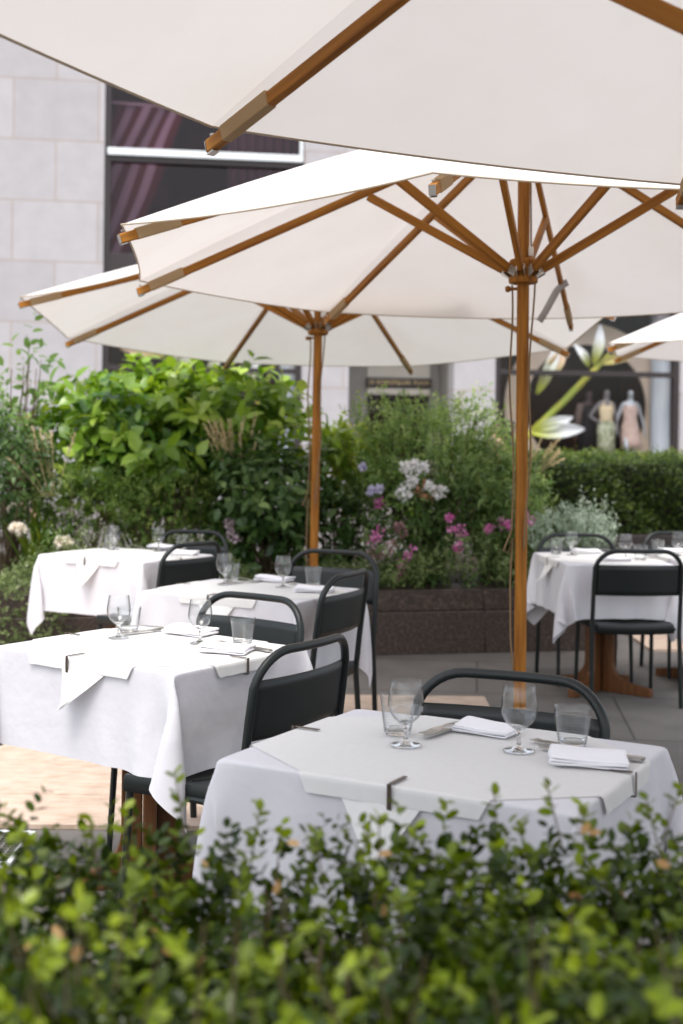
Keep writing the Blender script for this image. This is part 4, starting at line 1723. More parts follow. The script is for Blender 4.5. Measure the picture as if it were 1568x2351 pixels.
# ---------------------------------------------------------------- foliage
LEAF8 = (np.array([(0, 0, 0), (.33, .5, .06), (.33, 0, 0), (.33, -.5, .06), (.70, .36, .03), (.70, 0, -.02), (.70, -.36, .03), (1, 0, -.10)], float),
         [(0, 2, 1), (0, 3, 2), (1, 2, 5, 4), (2, 3, 6, 5), (4, 5, 7), (5, 6, 7)])
LEAF4 = (np.array([(0, 0, 0), (.45, .5, .05), (1, 0, -.05), (.45, -.5, .05)], float), [(0, 3, 1), (3, 2, 1)])
LEAFR = (np.array([(0, 0, 0), (.25, .40, .05), (.65, .46, .05), (.97, .14, .0), (.97, -.14, .0), (.65, -.46, .05), (.25, -.40, .05), (.5, 0, -.01)], float),
         [(0, 7, 1), (1, 7, 2), (2, 7, 3), (3, 7, 4), (4, 7, 5), (5, 7, 6), (6, 7, 0)])


def leaves_mesh(name, P, D, N, L, Wd, rnd, tpl):
    """one mesh of many leaves: base points P, long axes D, face normals N"""
    tv, tf = tpl
    P, D, N = np.asarray(P), np.asarray(D), np.asarray(N)
    D = D / np.linalg.norm(D, axis=1, keepdims=True)
    Sx = np.cross(N, D)
    Sx /= np.maximum(np.linalg.norm(Sx, axis=1, keepdims=True), 1e-6)
    Nn = np.cross(D, Sx)
    L, Wd = np.asarray(L)[:, None, None], np.asarray(Wd)[:, None, None]
    V = P[:, None, :] + D[:, None, :] * tv[None, :, 0:1] * L + Sx[:, None, :] * tv[None, :, 1:2] * Wd + Nn[:, None, :] * tv[None, :, 2:3] * L
    n, k = len(P), len(tv)
    V = V.reshape(-1, 3)
    tot = np.array([len(f) for f in tf])
    loops = np.concatenate([np.array(f) for f in tf])
    allloops = (loops[None, :] + (np.arange(n) * k)[:, None]).ravel()
    alltot = np.tile(tot, n)
    start = np.concatenate(([0], np.cumsum(alltot)[:-1]))
    me = bpy.data.meshes.new(name)
    me.vertices.add(len(V))
    me.vertices.foreach_set('co', V.astype(np.float32).ravel())
    me.loops.add(len(allloops))
    me.loops.foreach_set('vertex_index', allloops.astype(np.int32))
    me.polygons.add(len(alltot))
    me.polygons.foreach_set('loop_start', start.astype(np.int32))
    me.polygons.foreach_set('loop_total', alltot.astype(np.int32))
    me.polygons.foreach_set('use_smooth', np.ones(len(alltot), bool))
    at_ = me.attributes.new('rnd', 'FLOAT', 'FACE')
    at_.data.foreach_set('value', np.repeat(np.asarray(rnd, np.float32), len(tf)))
    me.update(calc_edges=True)
    return me


def unit(a):
    return a / np.maximum(np.linalg.norm(a, axis=-1, keepdims=True), 1e-9)


def twig_leaves(rs, base, direc, tlen, per, L, wr, droop=.2, spread=.9, upn=.7, tone=None, jit=.25):
    """leaves along many twigs: base (n,3), direc (n,3), tlen (n)"""
    n = len(base)
    t = (np.arange(per) + .6) / per
    t = np.tile(t, (n, 1)) + rs.uniform(-.08, .08, (n, per))
    pos = base[:, None, :] + direc[:, None, :] * (t * tlen[:, None])[..., None]
    pos[..., 2] -= droop * .3 * (t ** 2) * tlen[:, None]
    a0 = rs.uniform(0, 6.28, (n, 1))
    an = a0 + np.arange(per)[None, :] * 2.4 + rs.normal(0, .3, (n, per))
    ref = np.where(np.abs(direc[:, 2:3]) > .9, np.array([[1., 0, 0]]), np.array([[0., 0, 1]]))
    e1 = unit(np.cross(direc, ref))
    e2 = np.cross(direc, e1)
    side = e1[:, None, :] * np.cos(an)[..., None] + e2[:, None, :] * np.sin(an)[..., None]
    D = unit(side * spread + direc[:, None, :] * .55 + rs.normal(0, .15, side.shape))
    D[..., 2] -= droop * .6
    D = unit(D)
    N = unit(np.array([0, 0, upn]) + direc[:, None, :] * .6 + rs.normal(0, .35, side.shape))
    ll = L * rs.uniform(.65, 1.15, (n, per)) * (1.05 - .25 * np.abs(t - .5))
    base_t = rs.uniform(0, 1, (n, 1)) if tone is None else tone[:, None]
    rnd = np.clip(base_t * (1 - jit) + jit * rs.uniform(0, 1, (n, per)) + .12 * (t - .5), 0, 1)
    f = lambda a: a.reshape(-1, 3)
    return f(pos), f(D), f(N), ll.ravel(), (ll * wr).ravel(), rnd.ravel()


def cat(*parts):
    return [np.concatenate([p[i] for p in parts]) for i in range(6)]


def ell_points(rs, n, c, r, shell=.5, zmin=None, lump=.22):
    """points in a lumpy ellipsoid, most of them near its skin; returns points and outward directions"""
    d = unit(rs.normal(0, 1, (n, 3)))
    ph = rs.uniform(0, 6, (6,))
    k = 1 + lump * (np.sin(d[:, 0] * 5 + ph[0]) * np.sin(d[:, 2] * 4 + ph[1]) + .7 * np.sin(d[:, 1] * 7 + ph[2] + d[:, 2] * 3))
    rad = (shell + (1 - shell) * rs.uniform(0, 1, n) ** .5) * k
    p = np.array(c) + d * np.array(r) * rad[:, None]
    if zmin is not None:
        ok = p[:, 2] > zmin
        p, d = p[ok], d[ok]
    return p, d


def stems(rs, root, pts, r=.006, sag=.1, n=5):
    m = MB()
    for p in pts:
        p = Vector(p)
        root_ = Vector(root) + Vector((rs.uniform(-.06, .06), rs.uniform(-.06, .06), 0))
        ctl = root_.lerp(p, .5) + Vector((rs.normal(0, sag), rs.normal(0, sag), .05))
        q = [((1 - t) ** 2) * root_ + 2 * t * (1 - t) * ctl + t * t * p for t in [i / n for i in range(n + 1)]]
        m.tube(q, [r * (1 - .65 * i / n) for i in range(n + 1)], 5, cap=False)
    return m


G = {}
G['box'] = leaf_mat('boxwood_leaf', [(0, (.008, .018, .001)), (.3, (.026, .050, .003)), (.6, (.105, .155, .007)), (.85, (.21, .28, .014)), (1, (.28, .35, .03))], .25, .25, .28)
G['boxfar'] = leaf_mat('boxwood_leaf_far', [(0, (.010, .022, .003)), (.45, (.045, .08, .010)), (.8, (.12, .18, .025)), (1, (.26, .33, .04))], .32, .25)
G['big'] = leaf_mat('broad_leaf', [(0, (.012, .05, .010)), (.35, (.06, .15, .022)), (.7, (.22, .36, .04)), (.9, (.42, .55, .09)), (1, (.62, .70, .28))], .24, .32, .5)
G['dark'] = leaf_mat('dark_leaf', [(0, (.014, .036, .010)), (.45, (.06, .12, .03)), (1, (.27, .36, .12))], .26, .25)
G['fine'] = leaf_mat('fine_leaf', [(0, (.05, .115, .025)), (.4, (.19, .31, .085)), (.8, (.42, .53, .19)), (1, (.62, .66, .36))], .3, .42)
G['yew'] = leaf_mat('yew_leaf', [(0, (.022, .055, .010)), (.45, (.10, .17, .03)), (1, (.34, .43, .09))], .5, .2)
G['mat_'] = leaf_mat('mat_leaf', [(0, (.04, .07, .018)), (.4, (.12, .17, .05)), (.8, (.30, .37, .16)), (1, (.58, .62, .46))], .5, .3)
G['silver'] = leaf_mat('silver_leaf', [(0, (.16, .24, .15)), (.6, (.34, .42, .32)), (1, (.62, .66, .56))], .6, .3)
G['lime'] = leaf_mat('lime_leaf', [(0, (.07, .14, .02)), (.5, (.16, .27, .035)), (1, (.42, .44, .05))], .45, .4)
G['straw'] = leaf_mat('straw_blade', [(0, (.42, .37, .19)), (.5, (.62, .52, .31)), (1, (.78, .69, .48))], .7, .4)
G['pink'] = leaf_mat('pink_flower', [(0, (.50, .10, .30)), (.5, (.72, .22, .50)), (1, (.85, .48, .70))], .6, .3)
G['dull_pink'] = leaf_mat('dull_pink_flower', [(0, (.22, .13, .12)), (1, (.45, .30, .30))], .7, .3)
G['white'] = leaf_mat('white_flower', [(0, (.72, .71, .72)), (1, (.88, .88, .87))], .6, .3)
G['lilac'] = leaf_mat('lilac_flower', [(0, (.50, .48, .62)), (1, (.70, .68, .80))], .6, .3)
G['cream'] = leaf_mat('cream_rose', [(0, (.70, .64, .52)), (1, (.85, .82, .76))], .6, .3)
G['peach'] = leaf_mat('peach_flower', [(0, (.62, .30, .18)), (1, (.74, .44, .30))], .6, .3)


def plant(name, label, catg, loc, group=None):
    return thing(name, label, catg, loc, 0, group)


def local(t, a):
    return np.asarray(a) - np.array(t.location)


def add_leaves(t, data, m, tpl, name='foliage'):
    P, D, N, L, Wd, rnd = data
    return obj(name, leaves_mesh(name, local(t, P), D, N, L, Wd, rnd, tpl), m, t)


# --- foreground boxwood hedge
rs = np.random.RandomState(7)
hd = plant('boxwood_hedge', 'out of focus clipped boxwood hedge with fresh shoots across the foreground', 'hedge', (0, 1.4, 0))
n = 4600
bx = rs.uniform(-.95, .95, n)
by = rs.uniform(1.10, 1.76, n)
ztop = .864 - .040 * np.exp(-((bx + .03) / .09) ** 2) + .014 * np.sin(bx * 9) + .014 * np.sin(bx * 23 + by * 7) + .02 * np.sin(by * 11 + 1)
bz = ztop - .19 * rs.uniform(0, 1, n) ** 1.25
base = np.stack([bx, by, bz - .03], 1)
dr = unit(np.stack([rs.normal(0, .45, n), rs.normal(-.1, .45, n), np.abs(rs.normal(.8, .3, n))], 1))
depth = (ztop - bz) / .17
tone = rs.beta(1.1, 2.2, n)
A1 = twig_leaves(rs, base, dr, rs.uniform(.04, .075, n), 8, .0225, .64, .12, .9, .6, tone)
# front face
n2 = 1400
bx = rs.uniform(-.95, .95, n2)
bz = rs.uniform(.35, .865, n2)
by = 1.08 + .03 * np.sin(bx * 12 + bz * 9) + rs.uniform(-.015, .08, n2)
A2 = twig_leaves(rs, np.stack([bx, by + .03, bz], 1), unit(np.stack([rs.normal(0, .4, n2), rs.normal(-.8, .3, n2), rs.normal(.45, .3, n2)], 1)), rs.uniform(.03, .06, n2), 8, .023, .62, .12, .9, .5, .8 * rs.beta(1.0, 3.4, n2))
# back face
bx = rs.uniform(-.95, .95, 900)
A2b = twig_leaves(rs, np.stack([bx, np.full(900, 1.74) + rs.uniform(-.04, .02, 900), rs.uniform(.4, .87, 900)], 1), unit(np.stack([rs.normal(0, .4, 900), rs.normal(.8, .3, 900), rs.normal(.45, .3, 900)], 1)), rs.uniform(.03, .06, 900), 8, .016, .62, .12, .9, .5, rs.beta(1.8, 3.0, 900))
# fresh shoots above the clipped top
n3 = 40
bx, by = rs.uniform(-.95, .95, n3), rs.uniform(1.1, 1.76, n3)
extra = [(1140, 1890, 1.74, .05), (1275, 1880, 1.72, .055), (1340, 1900, 1.72, .035), (585, 1930, 1.7, .06), (640, 1960, 1.7, .045), (830, 1960, 1.7, .04), (420, 1880, 1.7, .075), (290, 1930, 1.68, .05), (1500, 1900, 1.7, .045), (215, 1935, 1.66, .04), (60, 1950, 1.62, .03), (1200, 1930, 1.7, .03), (870, 1900, 1.72, .02), (1545, 1860, 1.72, .04), (730, 1960, 1.7, .03), (950, 1960, 1.7, .04)]
eb = np.array([tuple(at(u, v, y)) for u, v, y, l in extra])
sb = np.concatenate([np.stack([bx, by, .856 - .040 * np.exp(-((bx + .03) / .09) ** 2) + .014 * np.sin(bx * 9)], 1), eb])
sl_ = np.concatenate([rs.uniform(.008, .024, n3), np.array([l * .85 for *_, l in extra])])
sdirs = unit(np.stack([rs.normal(0, .22, len(sb)), rs.normal(-.05, .2, len(sb)), np.ones(len(sb))], 1))
A3 = twig_leaves(rs, sb, sdirs, sl_, 7, .0200, .66, .05, .8, .3, rs.uniform(.66, .98, len(sb)))
# long bright shoots on the near side
near = [(540, 2180, 1.0), (460, 2190, 1.0), (350, 2215, 1.0), (200, 2150, 1.0), (150, 2160, 1.02), (180, 2090, 1.05), (80, 2210, .98), (50, 2290, .97), (20, 2080, 1.05), (860, 2190, 1.0), (740, 2230, .99), (960, 2235, 1.0), (1220, 2165, 1.02), (1240, 2200, 1.0), (1230, 2250, .98), (1530, 2210, 1.0), (1550, 2280, .97), (680, 2340, .96), (100, 2340, .96), (590, 2345, .96), (1150, 2330, .96), (280, 2120, 1.04), (650, 2120, 1.05)]
ns = len(near)
nb = np.array([tuple(at(u, v + 35, y + .14)) for u, v, y in near])
A4 = twig_leaves(rs, nb, unit(np.stack([rs.normal(0, .7, ns), rs.normal(-.35, .25, ns), rs.normal(.5, .25, ns)], 1)), rs.uniform(.035, .055, ns), 6, .0205, .70, .1, .9, .9, rs.uniform(.78, .95, ns))
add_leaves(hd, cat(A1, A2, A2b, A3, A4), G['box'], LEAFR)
kd = 34
dry = np.stack([rs.uniform(-.6, .6, kd), rs.uniform(1.05, 1.7, kd), .853 + rs.uniform(-.03, .03, kd)], 1)
dry[:6] = np.array([tuple(at(u, v, y)) for u, v, y in ((1318, 2062, 1.5), (1505, 1978, 1.55), (1350, 1915, 1.62), (1355, 1890, 1.62), (630, 2055, 1.5), (120, 2125, 1.4))])
obj('dry_foliage', leaves_mesh('dry_foliage', local(hd, dry), unit(rs.normal(0, 1, (kd, 3))), rs.normal(0, .5, (kd, 3)) + np.array([0, -.6, 1]), np.full(kd, .018), np.full(kd, .011), rs.uniform(0, 1, kd), LEAFR), leaf_mat('dry_foliage', [(0, (.30, .16, .05)), (1, (.62, .42, .20))], .5, .3), hd)
stm_ = MB()
for p, d, l in zip(np.concatenate([sb, nb]), np.concatenate([sdirs, sdirs[:ns]]), np.concatenate([sl_, np.full(ns, .04)])):
    stm_.tube([tuple(p - local(hd, np.zeros(3)) * 0 - np.array(hd.location) - d * .05), tuple(p - np.array(hd.location) + d * l)], [.0013, .0008], 4, cap=False)
for i in range(60):
    x, y = rs.uniform(-.9, .9), rs.uniform(1.1, 1.65)
    stm_.tube([(x + rs.uniform(-.1, .1), y - 1.4, 0), (x, y - 1.4, .45), (x + rs.uniform(-.05, .05), y - 1.4 + rs.uniform(-.05, .05), .84)], [.008, .006, .002], 5, cap=False)
stm_.build('stem', M['stem'], hd)
MB().box((0, .03, .36), (1.84, .56, .70)).build('dark_core', mat('hedge_core', (.006, .006, .003), .95, noise=(60, (.016, .014, .006), .4, .6), bump=(60, 1.0)), hd)  # solid near-black block, its colour stands in for shade between the leaves

# --- far boxwood hedge at right
rs = np.random.RandomState(11)
hp0, hp1 = at(1206, 1060, 10.6), at(1640, 1060, 11.6)
hdir = (hp1 - hp0).normalized()
hnor = Vector((hdir.y, -hdir.x, 0))
HL, HD_ = 3.2, .9
hf = plant('boxwood_hedge', 'dense dark clipped boxwood hedge behind the far right tables', 'hedge', (hp0.x, hp0.y, 0))
n = 9000
which = rs.uniform(0, 1, n)
s = rs.uniform(0, HL, n)
dp = np.where(which < .35, rs.uniform(0, HD_, n), rs.uniform(-.04, .08, n))
z = np.where(which < .35, 1.27 + rs.uniform(-.07, .02, n), rs.uniform(.45, 1.28, n))
z = z + .02 * np.sin(s * 9) + .015 * np.sin(s * 21)
ed_ = rs.uniform(0, 1, n) < .12
s = np.where(ed_, rs.uniform(-.04, .05, n), s)
dp = np.where(ed_, rs.uniform(0, HD_, n), dp)
dp = dp - .05 * np.sin(s * 7 + z * 9) * (which >= .35)
base = np.stack([hp0.x + hdir.x * s - hnor.x * dp, hp0.y + hdir.y * s - hnor.y * dp, z], 1)
out = np.array(hnor)[None, :] * np.where(which < .35, .2, .8)[:, None] + np.array([0, 0, 1.0])[None, :] * np.where(which < .35, .9, .35)[:, None]
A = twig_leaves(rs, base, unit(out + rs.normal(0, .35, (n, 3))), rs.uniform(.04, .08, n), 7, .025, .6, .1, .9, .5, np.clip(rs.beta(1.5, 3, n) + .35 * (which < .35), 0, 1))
add_leaves(hf, A, G['boxfar'], LEAF4)
cc = hp0 + hdir * (HL / 2) - hnor * (HD_ / 2)
o = MB().box((0, 0, 0), (HL - .12, HD_ - .14, 1.12)).build('dark_core', mat('hedge_core_far', (.008, .009, .004), .95, noise=(50, (.018, .018, .007), .4, .6), bump=(50, 1.0)), hf)  # dark block filling the far hedge, inner shade put into its colour
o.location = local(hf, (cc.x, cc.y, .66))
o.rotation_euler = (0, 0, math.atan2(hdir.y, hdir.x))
hp_ = MB().box((0, 0, .32), (HL + .1, .10, .64)).build('hedge_trough', M['base_iron'], None, bevel=.01)
q = hp0 + hdir * (HL / 2) + hnor * .16
hp_.location, hp_.rotation_euler = (q.x, q.y, 0), (0, 0, math.atan2(hdir.y, hdir.x))
tag(hp_, 'dark board front of the planting trough below the far right hedge', 'planter')


def shrub(name, label, cfg, m, tpl, seed, catg='shrub', group=None, stem_n=16, stem_m='stem', zroot=.38, root=None):
    """cfg: list of (u, v, Y, ru, rv, rdepth, twigs, leaf, ratio, per, twiglen, droop, tone_lo, tone_hi, shell)"""
    rs_ = np.random.RandomState(seed)
    u, v, Y = cfg[0][:3]
    p = at(u, v, Y) if root is None else at(root[0], root[1], Y)
    t = plant(name, label, catg, (p.x, p.y, zroot), group)
    parts, anchors = [], []
    for (u, v, Y, ru, rv, rd, nt, lf, ra_, per, tl, dr_, t0, t1, shl) in cfg:
        c = at(u, v, Y)
        k = Y / FPX
        P, d = ell_points(rs_, nt, c, (ru * k, rd, rv * k), shl, zroot + .02)
        d = unit(d * np.array([1, 1, .8]) + np.array([0, 0, .45]) + rs_.normal(0, .35, d.shape))
        h = (P[:, 2] - (c.z - rv * k)) / (2 * rv * k + 1e-6)
        tone_ = np.clip(t0 + (t1 - t0) * rs_.beta(2, 2, len(P)) + 0 * h, 0, 1)
        parts.append(twig_leaves(rs_, P, d, rs_.uniform(.6, 1.2, len(P)) * tl, per, lf, ra_, dr_, .95, .7, tone_))
        anchors += [tuple(q) for q in P[rs_.permutation(len(P))[:max(4, stem_n // len(cfg))]]]
    add_leaves(t, cat(*parts), m, tpl)
    stems(rs_, (0, 0, 0), [tuple(local(t, a)) for a in anchors], .009, .08).build('stem', M[stem_m], t)
    return t


# --- the planter's shrubs, left to right
shrub('leafy_shrub', 'tall thin shrub with sparse dark leaves against the left wall', [
    (35, 930, 9.6, 75, 90, .3, 34, .075, .50, 6, .2, .1, .1, .5, .2), (70, 850, 9.6, 45, 55, .2, 11, .095, .50, 5, .26, .1, .0, .4, .1), (20, 1060, 9.5, 90, 90, .4, 150, .06, .5, 6, .18, .15, .0, .5, .4)], G['fine'], LEAF8, 31, stem_n=30)
shrub('leafy_shrub', 'dark bushy shrub at the left edge behind the straw grass', [
    (10, 1090, 9.0, 110, 110, .4, 330, .055, .5, 7, .14, .2, .0, .6, .5)], G['dark'], LEAF8, 32)
shrub('broadleaf_shrub', 'big bright green shrub with broad leaves in the planter at left', [
    (330, 1020, 9.9, 165, 125, .6, 240, .155, .60, 7, .25, .35, .15, .95, .55), (500, 962, 10.0, 140, 85, .5, 125, .150, .58, 7, .25, .3, .35, 1.0, .5),
    (300, 905, 9.9, 60, 45, .3, 18, .145, .55, 6, .25, .25, .3, .9, .3), (195, 985, 9.8, 65, 60, .35, 28, .145, .55, 6, .25, .3, .3, .9, .4),
    (660, 1015, 9.9, 80, 60, .4, 42, .135, .5, 6, .25, .3, .4, .95, .4), (400, 1090, 9.7, 150, 80, .4, 100, .14, .62, 6, .2, .5, .0, .45, .5)], G['big'], LEAF8, 33, stem_n=60, stem_m='green_stem')
shrub('yew_shrub', 'low dark fine needled shrub left of the far left table', [
    (200, 1150, 9.2, 130, 75, .35, 620, .032, .34, 10, .12, .0, .0, .8, .55)], G['yew'], LEAF4, 34, stem_n=30, group='dark fine needled shrubs in the planter')
shrub('yew_shrub', 'low dark fine needled shrub behind the far left chairs', [
    (370, 1165, 9.1, 115, 85, .35, 620, .032, .34, 10, .12, .0, .0, .85, .55)], G['yew'], LEAF4, 35, stem_n=30, group='dark fine needled shrubs in the planter')
shrub('dark_leafy_plant', 'dark broad leaved plant left of the rear umbrella pole', [
    (620, 1150, 9.15, 110, 105, .4, 240, .10, .55, 7, .2, .4, .0, .7, .5), (560, 1260, 9.1, 75, 80, .25, 90, .09, .5, 6, .15, .4, .0, .6, .5)], G['dark'], LEAF8, 36, stem_n=30)
shrub('lime_shrub', 'yellow green leafy shrub just right of the rear umbrella pole', [
    (790, 1080, 10.2, 75, 75, .4, 230, .07, .62, 7, .16, .2, .2, 1.0, .5), (810, 1030, 10.3, 50, 30, .3, 60, .07, .62, 6, .14, .2, .6, 1.0, .4)], G['lime'], LEAF8, 37, stem_n=24)
shrub('fine_leaved_shrub', 'airy fine leaved shrub rising between the two umbrella poles', [
    (985, 1035, 9.7, 135, 95, .5, 330, .052, .36, 8, .18, .0, .1, .95, .4), (1060, 985, 9.8, 80, 60, .35, 90, .055, .36, 8, .18, .0, .3, 1.0, .3),
    (885, 975, 9.7, 60, 40, .3, 70, .055, .36, 8, .18, .0, .2, .95, .3), (960, 1100, 9.5, 130, 70, .4, 260, .05, .38, 8, .16, .1, .0, .6, .5)], G['fine'], LEAF8, 38, stem_n=70)
shrub('dark_leafy_plant', 'dark low plant under the rear umbrella pole', [
    (745, 1225, 9.3, 95, 105, .3, 220, .065, .5, 7, .14, .3, .0, .5, .5)], G['dark'], LEAF8, 39)
shrub('fern_leaved_plant', 'dark feathery plant among the pink flowers', [
    (980, 1195, 9.25, 150, 60, .3, 200, .085, .22, 9, .16, .3, .1, .8, .5), (1110, 1150, 9.2, 90, 90, .3, 200, .075, .24, 9, .16, .2, .3, 1.0, .5)], G['dark'], LEAF8, 40, stem_n=30)
shrub('leafy_shrub', 'green mixed foliage beside the near umbrella pole', [
    (1120, 1090, 9.5, 85, 90, .35, 260, .055, .4, 8, .16, .1, .2, .95, .45), (1180, 1170, 9.3, 60, 90, .3, 170, .05, .4, 8, .14, .1, .1, .9, .5)], G['fine'], LEAF8, 41)

# ground cover spilling along the planter's front
rs = np.random.RandomState(50)
gc = bpy.data.objects.new('tmp', None)
parts = []
n = 3600
s = rs.uniform(-4.1, 1.2, n)
hump = .16 + .09 * np.sin(s * 3.1 + 1) + .06 * np.sin(s * 7.3) + .12 * np.exp(-((s - .95) / .5) ** 2) + .14 * np.exp(-((s + 2.3) / .7) ** 2)
f = rs.uniform(0, 1, n)
yy = -.02 + .55 * f
zz = .40 + np.maximum(.03, hump) * (np.sin(PI * np.clip(f * .8 + .2, 0, 1))) * rs.uniform(.3, 1.15, n)
bp = np.stack([PO.x + PD.x * s - PN.x * yy, PO.y + PD.y * s - PN.y * yy, zz], 1)
A = twig_leaves(rs, bp, unit(np.stack([rs.normal(0, .5, n), rs.normal(-.35, .4, n), np.abs(rs.normal(.6, .3, n))], 1)), rs.uniform(.04, .12, n), 10, .019, .6, .1, .9, .6, rs.beta(1.7, 2.2, n))
# left end, spilling down over the granite
nl = 700
s = rs.uniform(-3.6, -2.35, nl)
zz = rs.uniform(.05, .55, nl)
bp = np.stack([PO.x + PD.x * s + PN.x * rs.uniform(0, .12, nl), PO.y + PD.y * s + PN.y * rs.uniform(0, .12, nl), zz], 1)
B = twig_leaves(rs, bp, unit(np.stack([rs.normal(0, .4, nl), rs.normal(-.6, .3, nl), rs.normal(.1, .4, nl)], 1)), rs.uniform(.05, .1, nl), 10, .019, .6, .2, .9, .6, rs.beta(1.7, 2.2, nl))
P, D, N, L, Wd, rnd = cat(A, B)
gco = obj('ground_cover', leaves_mesh('ground_cover', P, D, N, L, Wd, rnd, LEAF4), G['mat_'])
tag(gco, 'small leaved ground cover spilling along the granite planter', 'ground cover', kind='stuff')

# silvery plant at right behind the far right table
shrub('silver_plant', 'pale silvery green plant behind the far right table', [
    (1300, 1235, 8.85, 90, 45, .22, 330, .034, .45, 9, .12, .0, .2, 1.0, .45), (1355, 1205, 8.9, 35, 35, .15, 90, .034, .4, 9, .12, .0, .4, 1.0, .4)], G['silver'], LEAF4, 42, catg='plant', stem_n=24, stem_m='green_stem', zroot=.36)


# grasses
def grass(name, label, items, seed, group='straw coloured grass tufts'):
    """items: (u_base, v_base, u_tip, v_tip, Y)"""
    rs_ = np.random.RandomState(seed)
    ub, vb, ut, vt, Y = items[0]
    root = at(ub, vb, Y)
    t = plant(name, label, 'grass', (root.x, root.y, .38), group)
    m = MB()
    hp, hdv, hl = [], [], []
    for (ub, vb, ut, vt, Y) in items:
        a, b = at(ub, vb, Y), at(ut, vt, Y + rs_.uniform(-.1, .1))
        a.z = max(a.z, .4)
        a, b = a - t.location, b - t.location
        c = a.lerp(b, .55) + Vector((0, 0, .04))
        q = [((1 - s) ** 2) * a + 2 * s * (1 - s) * c + s * s * b for s in [i / 7 for i in range(8)]]
        m.tube(q, [.003, .003, .0028, .0025, .0022, .002, .0016, .001], 4, cap=False)
        for i in range(30):
            s_ = .60 + .4 * i / 29
            p = ((1 - s_) ** 2) * a + 2 * s_ * (1 - s_) * c + s_ * s_ * b
            hp.append(tuple(p))
            d = (b - c).normalized()
            hdv.append(tuple(d + Vector(rs_.normal(0, .28, 3))))
            hl.append(.03)
    m.build('stem', mat('straw_stem', (.40, .34, .17), .8), t)
    n = len(hp)
    obj('seed_head', leaves_mesh('seed_head', hp, np.array(hdv), rs_.normal(0, 1, (n, 3)), np.full(n, .034), np.full(n, .010), rs_.uniform(0, 1, n), LEAF4), G['straw'], t)
    # green blades
    k = 60
    P = np.tile(np.array([[0, 0, .02]]), (k, 1)) + rs_.normal(0, .05, (k, 3)) * np.array([1, 1, 0])
    D = unit(np.stack([rs_.normal(0, .3, k), rs_.normal(0, .3, k), np.ones(k)], 1))
    obj('blade', leaves_mesh('blade', P, D, rs_.normal(0, 1, (k, 3)), rs_.uniform(.3, .6, k), np.full(k, .010), rs_.uniform(0, .8, k), LEAF8), G['lime'], t)
    return t


grass('ornamental_grass', 'straw coloured grass tuft leaning left at the far left bush', [(100, 1140, 18, 1052, 8.9), (105, 1140, 45, 1042, 8.9), (110, 1140, 75, 985, 8.9), (115, 1140, 68, 1010, 8.9), (118, 1140, 92, 990, 8.9), (120, 1140, 105, 1000, 8.9), (125, 1140, 118, 995, 8.9), (110, 1140, 85, 1025, 8.9), (130, 1140, 170, 1000, 8.9)], 61)
gi = []
rg = random.Random(4)
for i in range(20):
    gi.append((545 + rg.uniform(-14, 14), 1150, 540 + rg.uniform(-75, 75), 955 + abs(rg.gauss(0, 32)), 9.25))
grass('ornamental_grass', 'straw coloured grass tuft before the big broad leaved shrub', gi, 62)
gi = [(1215 + rg.uniform(-8, 8), 1120, 1215 + rg.uniform(-12, 70), 1010 + rg.uniform(0, 40), 9.4) for i in range(9)] + [(1215, 1110, 1290, 1055, 9.4)]
grass('ornamental_grass', 'straw coloured grass tuft right of the near umbrella pole', gi, 63)
gi = [(1150 + rg.uniform(-10, 10), 1140, 1150 + rg.uniform(-35, 30), 1010 + rg.uniform(0, 50), 9.4) for i in range(10)]
grass('ornamental_grass', 'straw coloured grass tuft left of the near umbrella pole', gi, 64)


# flowers
def flower_plant(name, label, heads, m, seed, kind='panicle', group=None, catg='flower', petal_len=.02, foliage=None):
    """heads: (u0, v0, u1, v1, Y, width): axis of each flower head from base to tip"""
    rs_ = np.random.RandomState(seed)
    u, v, _, _, Y, _ = heads[0]
    p = at(u, v, Y)
    t = plant(name, label, catg, (p.x, p.y, .38), group)
    sm = MB()
    for (u0, v0, u1, v1, Y, wd) in heads:
        a, b = at(u0, v0, Y) - t.location, at(u1, v1, Y) - t.location
        ax = b - a
        k = int(70 * max(1, ax.length / .16))
        s_ = rs_.uniform(0, 1, k)
        rad = wd * np.sin(PI * np.clip(s_ * .8 + .15, 0, 1)) * rs_.uniform(.55, 1, k)
        d = unit(rs_.normal(0, 1, (k, 3)))
        lump = .75 + .35 * np.sin(s_ * ax.length / .035 * PI)
        P = np.array(a)[None, :] + np.array(ax)[None, :] * s_[:, None] + d * (rad * lump)[:, None]
        Dv = unit(d + rs_.normal(0, .6, (k, 3)))
        obj('flower', leaves_mesh('flower', P - np.array(d) * .0, Dv, d + rs_.normal(0, .3, (k, 3)), np.full(k, petal_len) * rs_.uniform(.8, 1.3, k), np.full(k, petal_len * .85), rs_.uniform(0, 1, k), LEAFR), m, t)
        root = Vector((rs_.uniform(-.03, .03), rs_.uniform(-.02, .05), 0))
        sm.tube([root, root.lerp(a, .6) + Vector((0, .03, .05)), a, b], [.004, .0035, .003, .001], 5, cap=False)
    sm.build('stem', M['green_stem'], t)
    rs2 = np.random.RandomState(seed + 100)
    k = 26
    top = max((at(h[0], h[1], h[4]).z for h in heads))
    bp = np.stack([rs2.normal(0, .09, k), rs2.normal(.05, .06, k), rs2.uniform(0, max(.1, top - .5), k)], 1) + np.array(t.location)
    A = twig_leaves(rs2, bp, unit(rs2.normal(0, .5, (k, 3)) + np.array([0, -.2, .6])), np.full(k, .1), 6, .06, .35, .2, .9, .6, rs2.uniform(.2, .9, k))
    add_leaves(t, A, foliage or G['dark'], LEAF8)
    return t


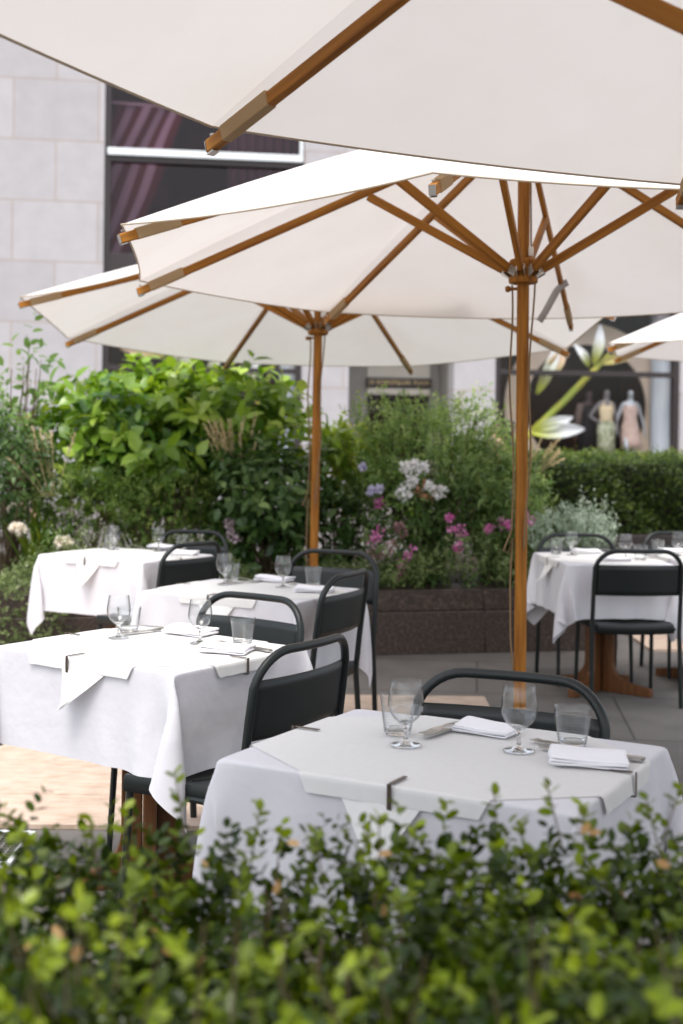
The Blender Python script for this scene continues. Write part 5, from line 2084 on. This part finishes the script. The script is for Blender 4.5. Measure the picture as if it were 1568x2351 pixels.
flower_plant('pink_flower_plant', 'pink flower spike drooping low in front of the planter foliage', [(945, 1258, 912, 1330, 8.75, .05)], G['pink'], 71, group='pink flower spikes')
flower_plant('pink_flower_plant', 'pink flower spike pair at the left of the flower bed', [(872, 1220, 852, 1250, 8.8, .05), (870, 1150, 866, 1160, 9.0, .035)], G['pink'], 72, group='pink flower spikes')
flower_plant('pink_flower_plant', 'pair of magenta flower spikes right of centre in the planter', [(1030, 1205, 1072, 1228, 8.85, .045), (1050, 1245, 1052, 1268, 8.8, .04), (1030, 1187, 1035, 1190, 8.9, .025)], G['pink'], 73, group='pink flower spikes')
flower_plant('pink_flower_plant', 'pink flowers on both sides of the near umbrella pole', [(1150, 1202, 1168, 1208, 8.9, .05), (1208, 1188, 1214, 1200, 8.9, .05), (1120, 1212, 1126, 1216, 8.9, .03)], G['pink'], 74, group='pink flower spikes')
flower_plant('faded_flower_plant', 'faded dusty pink flower plumes in the planter centre', [(905, 1250, 850, 1275, 8.78, .05), (925, 1225, 912, 1205, 8.8, .05)], G['dull_pink'], 75, petal_len=.028)
flower_plant('white_phlox', 'tall white phlox with domed flower heads in the garden centre', [(950, 1085, 952, 1060, 8.95, .055), (945, 1110, 946, 1100, 8.95, .035), (930, 1075, 930, 1068, 8.95, .03), (970, 1078, 972, 1070, 8.95, .03)], G['white'], 76, petal_len=.028)
flower_plant('white_hydrangea', 'pair of white rounded hydrangea heads low in the garden', [(925, 1133, 932, 1128, 8.95, .05), (1003, 1132, 1010, 1127, 8.95, .05), (985, 1118, 986, 1116, 8.95, .03)], G['white'], 77, petal_len=.03, foliage=G['big'])
flower_plant('peach_flower_plant', 'peach coloured flower head beside the white hydrangea', [(975, 1131, 985, 1126, 9.0, .07)], G['peach'], 78, petal_len=.03)
flower_plant('lilac_flower_plant', 'small pale lilac flowers left of the fine leaved shrub', [(850, 1130, 855, 1124, 9.0, .022), (870, 1125, 872, 1120, 9.0, .02), (832, 1075, 834, 1070, 9.05, .016)], G['lilac'], 79, petal_len=.024)
flower_plant('white_flower_plant', 'white flower spikes left of the near umbrella pole', [(1135, 1110, 1138, 1080, 9.5, .06), (1112, 1105, 1114, 1085, 9.5, .05), (1165, 1140, 1167, 1130, 9.4, .05)], G['white'], 80, petal_len=.026, foliage=G['fine'])
flower_plant('rose_bush', 'low rose bush with two cream white blooms left of the far left table', [(138, 1247, 142, 1243, 8.55, .028), (45, 1217, 48, 1213, 8.6, .026), (35, 1212, 36, 1210, 8.6, .02), (155, 1246, 156, 1244, 8.55, .022), (30, 1170, 31, 1168, 8.9, .02)], G['cream'], 81, petal_len=.034, foliage=G['dark'])
flower_plant('pale_pink_flower_plant', 'pale pink small flowers by the far left chair', [(535, 1225, 545, 1240, 8.8, .05), (525, 1205, 528, 1200, 8.85, .04), (545, 1155, 550, 1150, 9.0, .05)], leaf_mat('pale_pink', [(0, (.52, .36, .42)), (1, (.74, .62, .66))], .6, .3), 82)
